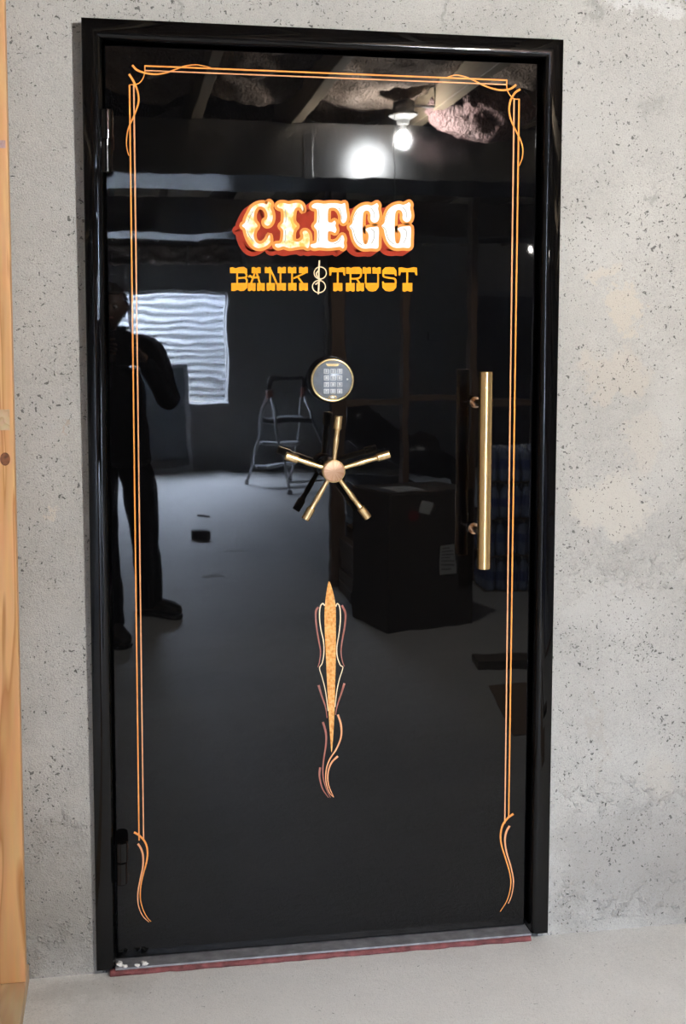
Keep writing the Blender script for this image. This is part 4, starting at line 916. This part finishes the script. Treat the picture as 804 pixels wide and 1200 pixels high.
obj('pane', bx((-pw+0.045, -0.018, 0.05), (-0.045, -0.013, hl-0.045), 0, PM), M_SASHGL, pn)
# --- junction box on the back wall
jb = refl(508, 394, y=YB)
o = thing('junction_box', 'dark electrical junction box on the back wall', 'junction box', (jb.x, YB, jb.z))
obj('box_body', bx((jb.x-0.06, YB+0.0003, jb.z-0.045), (jb.x+0.06, YB+0.05, jb.z+0.045), 0.004), M_BLKPL, o)
obj('cover_plate', bx((jb.x-0.055, YB+0.0502, jb.z-0.04), (jb.x+0.055, YB+0.054, jb.z+0.04), 0.002), M_PIPE, o)

# ================================================================ THE PHOTOGRAPHER
def skin(name, verts, edges, radii, material, parent, levels=2, root=0):
    me = bpy.data.meshes.new(name); me.from_pydata([tuple(v) for v in verts], edges, []); me.update()
    o = bpy.data.objects.new(name, me); COL.objects.link(o)
    md = o.modifiers.new('skin', 'SKIN'); md.use_smooth_shade = True; md.branch_smoothing = 0.6
    for i, sv in enumerate(me.skin_vertices[0].data):
        r = radii[i]; sv.radius = r if isinstance(r, tuple) else (r, r); sv.use_root = (i == root)
    ms = o.modifiers.new('sub', 'SUBSURF'); ms.levels = levels; ms.render_levels = levels
    bpy.context.view_layer.update()
    m2 = bpy.data.meshes.new_from_object(o.evaluated_get(bpy.context.evaluated_depsgraph_get()))
    bpy.data.objects.remove(o); bpy.data.meshes.remove(me); m2.name = name
    m2.materials.clear(); m2.materials.append(material); smooth(m2)
    return m2
def skin_obj(name, *a, **k):
    parent = a[4]; m2 = skin(name, *a, **k); return link(bpy.data.objects.new(name, m2), parent)
def chain(*ch):
    """several joint chains sharing points -> verts, edges, radii"""
    V_, E_l, R_ = [], [], []
    def idx(p, r):
        for i, q in enumerate(V_):
            if (Vector(q)-Vector(p)).length < 1e-4: return i
        V_.append(Vector(p)); R_.append(r); return len(V_)-1
    for c in ch:
        pr = None
        for p, r in c:
            i = idx(p, r)
            if pr is not None and pr != i: E_l.append((pr, i))
            pr = i
    return V_, E_l, R_
pel, sp1_, ch_, nk, hd_ = (0.03, -3.36, 0.93), (0.025, -3.355, 1.12), (0.015, -3.34, 1.30), (0.008, -3.315, 1.44), (0.008, -3.28, 1.58)
shR, elR, wrR = (0.195, -3.29, 1.385), (0.285, -3.09, 1.13), (0.165, -2.905, 1.335)
shL, elL, wrL = (-0.17, -3.29, 1.385), (-0.165, -3.06, 1.14), (0.005, -2.905, 1.335)
hpR, knR, anR = (0.115, -3.38, 0.88), (0.165, -3.44, 0.49), (0.185, -3.645, 0.075)
hpL, knL, anL = (-0.055, -3.35, 0.88), (-0.035, -3.17, 0.49), (-0.005, -3.13, 0.075)
V_, E_l, R_ = chain([(pel, 0.09), (sp1_, 0.07), (ch_, 0.065), ((0.01, -3.33, 1.40), 0.045), (nk, 0.052), ((0.008, -3.30, 1.50), 0.050)],
    [((0.01, -3.33, 1.40), 0.045), (Vector(shR)-Vector((0.03, 0, 0.03)), 0.035), (elR, 0.036), (wrR, 0.026)], [((0.01, -3.33, 1.40), 0.045), (Vector(shL)-Vector((-0.03, 0, 0.03)), 0.035), (elL, 0.036), (wrL, 0.026)],
    [(pel, 0.13), (hpR, 0.085), (knR, 0.055), (anR, 0.038)], [(pel, 0.13), (hpL, 0.085), (knL, 0.055), (anL, 0.038)])
body_me = skin('person', V_, E_l, R_, M_SKIN, None)
# head with face, joined to the body mesh
bm = nb(); bm.from_mesh(body_me)
t = nb(); bmesh.ops.create_uvsphere(t, u_segments=40, v_segments=30, radius=1.0)
def gss(d, c, w): return math.exp(-((d-Vector(c)).length/w)**2)
for v in t.verts:
    d = v.co.normalized(); x, y, z = d
    px_, py_, pz_ = x*0.076, y*0.095, z*0.115
    if z < 0: px_ *= 1-0.28*(-z)**1.5; py_ *= 1-0.10*(-z)
    if y > 0: py_ *= 0.95
    bump_ = 0.024*gss(d, (0, 0.97, -0.18), 0.17) + 0.012*gss(d, (0, 0.98, 0.02), 0.12) + 0.008*gss(d, (0, 0.85, -0.72), 0.25) + 0.006*gss(d, (0, 0.92, -0.45), 0.2)
    bump_ += 0.006*(gss(d, (0.3, 0.92, 0.22), 0.2)+gss(d, (-0.3, 0.92, 0.22), 0.2)) - 0.010*(gss(d, (0.34, 0.92, 0.04), 0.16)+gss(d, (-0.34, 0.92, 0.04), 0.16))
    ear = 0.020*(gss(d, (0.99, -0.05, -0.05), 0.17)+gss(d, (-0.99, -0.05, -0.05), 0.17))
    v.co = Vector((px_+math.copysign(ear, x), py_+bump_, pz_)); 
for f in t.faces: f.smooth = True
HM = Matrix.Translation((0.008, -3.285, 1.585)) @ Matrix.Rotation(-0.08, 4, 'X')
bmesh.ops.transform(t, matrix=HM, verts=t.verts[:]); merge(bm, t)
# hands round the phone
def hand(bm, wrist, side):
    w = Vector(wrist); s = side
    palm = Vector((0.0874-0.018+s*0.052, -2.868, 1.385))
    fin = []
    for i, (dz, ln) in enumerate(((0.045, 0.9), (0.022, 1.0), (0.0, 0.95), (-0.022, 0.8))):
        k = palm + Vector((s*0.004, 0.012, dz)); m = k + Vector((s*0.004, 0.030*ln, 0.004)); e = m + Vector((-s*0.020*ln, 0.014, 0.002)); f = e + Vector((-s*0.016*ln, -0.002, 0))
        fin.append([(k, 0.0095), (m, 0.009), (e, 0.008), (f, 0.007)])
    th = [(palm+Vector((-s*0.010, -0.004, -0.012)), 0.012), (palm+Vector((-s*0.030, -0.010, 0.012)), 0.010), (palm+Vector((-s*0.040, 0.006, 0.034)), 0.009)]
    V1, E1, R1 = chain([(w, 0.027), (w.lerp(palm, 0.5), (0.026, 0.02)), (palm+Vector((0, 0, -0.008)), (0.034, 0.016)), (palm+Vector((0, 0.010, 0.014)), (0.034, 0.015))])
    mm_ = skin('h', V1, E1, R1, M_SKIN, None); bm.from_mesh(mm_); bpy.data.meshes.remove(mm_)
    for c in fin+[th]:
        V1, E1, R1 = chain(c); mm_ = skin('h', V1, E1, R1, M_SKIN, None); bm.from_mesh(mm_); bpy.data.meshes.remove(mm_)
hand(bm, wrR, 1); hand(bm, wrL, -1)
bm.to_mesh(body_me); bm.free(); smooth(body_me)
person = bpy.data.objects.new('person', body_me); COL.objects.link(person)
tag(person, 'person in black jacket and black trousers holding up a phone with both hands', 'person')
# face details, hair
for s in (-1, 1):
    o = obj('eye', lathe(nb(), [(0, 0.004), (0.008, 0.002), (0.011, -0.003)], HM @ Vector((s*0.029, 0.0815, 0.006)), (0, 1, 0), 14), M_EYE, person, sm=True)
    obj('pupil', lathe(nb(), [(0, 0.0012), (0.0048, 0)], HM @ Vector((s*0.029, 0.0848, 0.006)), (0, 1, 0), 12), M_HAIR, o, sm=True)
bm = tube(nb(), [HM @ Vector(p) for p in ((-0.024, 0.083, -0.052), (-0.010, 0.0905, -0.050), (0, 0.092, -0.0515), (0.010, 0.0905, -0.050), (0.024, 0.083, -0.052))], [0.002, 0.0048, 0.0052, 0.0048, 0.002], 8); obj('mouth', bm, M_LIP, person)
t = nb(); bmesh.ops.create_uvsphere(t, u_segments=40, v_segments=30, radius=1.0)
dele = []
for v in t.verts:
    d = v.co.normalized(); x, y, z = d
    k = 1.0+0.06*mnoise.noise(d*6)+0.04*mnoise.noise(d*14)
    v.co = Vector((x*0.086*k, y*0.104*k-0.004, z*0.124*k))
    if (y > 0.30 and z < 0.52) or z < -0.45 or (z < 0.05 and y > -0.15): dele.append(v)
bmesh.ops.delete(t, geom=dele, context='VERTS'); bmesh.ops.transform(t, matrix=HM, verts=t.verts[:])
ho = obj('hair', t, M_HAIR, person, sm=True); sd_ = ho.modifiers.new('thickness', 'SOLIDIFY'); sd_.thickness = 0.006
# clothes
V_, E_l, R_ = chain([((0.03, -3.36, 0.79), (0.20, 0.15)), ((0.03, -3.36, 0.86), (0.195, 0.145)), (pel, (0.175, 0.135)), (sp1_, (0.165, 0.135)), (ch_, (0.185, 0.165)), ((0.01, -3.33, 1.395), (0.13, 0.11)), ((0.008, -3.32, 1.455), 0.078), ((0.008, -3.31, 1.485), 0.072)],
    [((0.01, -3.33, 1.395), (0.13, 0.11)), ((0.10, -3.315, 1.385), 0.115), (shR, 0.096), ((0.245, -3.185, 1.25), 0.072), (elR, 0.064), ((0.215, -2.98, 1.25), 0.05), (wrR, 0.040)],
    [((0.01, -3.33, 1.395), (0.13, 0.11)), ((-0.08, -3.315, 1.385), 0.115), (shL, 0.096), ((-0.17, -3.17, 1.25), 0.072), (elL, 0.064), ((-0.07, -2.975, 1.25), 0.05), (wrL, 0.040)])
jk = skin_obj('jacket', V_, E_l, R_, M_JACKET, person)
V_, E_l, R_ = chain([((0.03, -3.365, 1.02), (0.15, 0.11)), ((0.03, -3.365, 0.90), (0.17, 0.125))],
    [((0.03, -3.365, 0.90), (0.17, 0.125)), (hpR, 0.105), ((0.142, -3.41, 0.68), 0.092), (knR, 0.078), ((0.178, -3.55, 0.27), 0.075), ((0.187, -3.635, 0.095), 0.074), ((0.188, -3.65, 0.035), 0.072)],
    [((0.03, -3.365, 0.90), (0.17, 0.125)), (hpL, 0.105), ((-0.045, -3.25, 0.68), 0.092), (knL, 0.078), ((-0.018, -3.15, 0.27), 0.075), ((-0.006, -3.13, 0.095), 0.074), ((-0.004, -3.125, 0.035), 0.072)])
skin_obj('trousers', V_, E_l, R_, M_PANTS, person)
def shoe(heel, toe):
    heel, toe = Vector(heel), Vector(toe); d = (toe-heel); L = d.length; d.normalize(); n_ = Vector((-d.y, d.x, 0))
    def loft(bm, secs, mi=0):
        pv = None
        for (s, w, z0, z1_) in secs:
            ring = []
            for k in range(16):
                a = 2*PI*k/16; c_, s_ = math.cos(a), math.sin(a)
                ring.append(bm.verts.new(heel + d*(s*L) + n_*(w*math.copysign(abs(c_)**0.7, c_)) + Vector((0, 0, (z0+z1_)/2+(z1_-z0)/2*math.copysign(abs(s_)**0.75, s_)))))
            if pv:
                for k in range(16): bm.faces.new((pv[k], pv[(k+1) % 16], ring[(k+1) % 16], ring[k]))
            else: bm.faces.new(ring[::-1])
            pv = ring
        bm.faces.new(pv); return bm
    o = obj('shoe', loft(nb(), [(0.0, 0.020, 0.03, 0.09), (0.06, 0.036, 0.022, 0.12), (0.25, 0.042, 0.022, 0.125), (0.42, 0.044, 0.022, 0.105), (0.60, 0.050, 0.022, 0.085), (0.80, 0.050, 0.022, 0.070), (0.94, 0.036, 0.022, 0.056), (1.0, 0.012, 0.026, 0.042)]), M_SHOE, person, sm=True)
    o.location.z = FZ
    s = obj('sole', loft(nb(), [(-0.01, 0.024, 0.001, 0.026), (0.08, 0.040, 0.001, 0.026), (0.4, 0.044, 0.001, 0.024), (0.65, 0.054, 0.001, 0.024), (0.85, 0.052, 0.001, 0.024), (0.97, 0.036, 0.001, 0.024), (1.02, 0.012, 0.002, 0.022)]), M_SOLE, o)
    s.location.z = FZ
shoe((0.125, -3.70, 0), (0.345, -3.57, 0)); shoe((-0.03, -3.19, 0), (0.06, -2.945, 0))
# the phone in the hands, its lens where the picture was taken from
ph = thing('phone', 'black phone held upright in both hands of the photographer', 'phone', (0.0694, -2.83, 1.40))
obj('phone_body', bx((0.0325, -2.834, 1.318), (0.1063, -2.8255, 1.472), 0.0038), M_PHONE, ph)
obj('screen', bx((0.0345, -2.8346, 1.321), (0.1043, -2.8338, 1.469)), M_BLKPL, ph)
for dz in (0, -0.024, -0.046): obj('lens', lathe(nb(), [(0.0085, 0), (0.0085, 0.0022), (0.006, 0.0026), (0, 0.0016)], (0.0874, -2.8256, 1.4522+dz), (0, 1, 0), 18), M_BLKPL, ph)
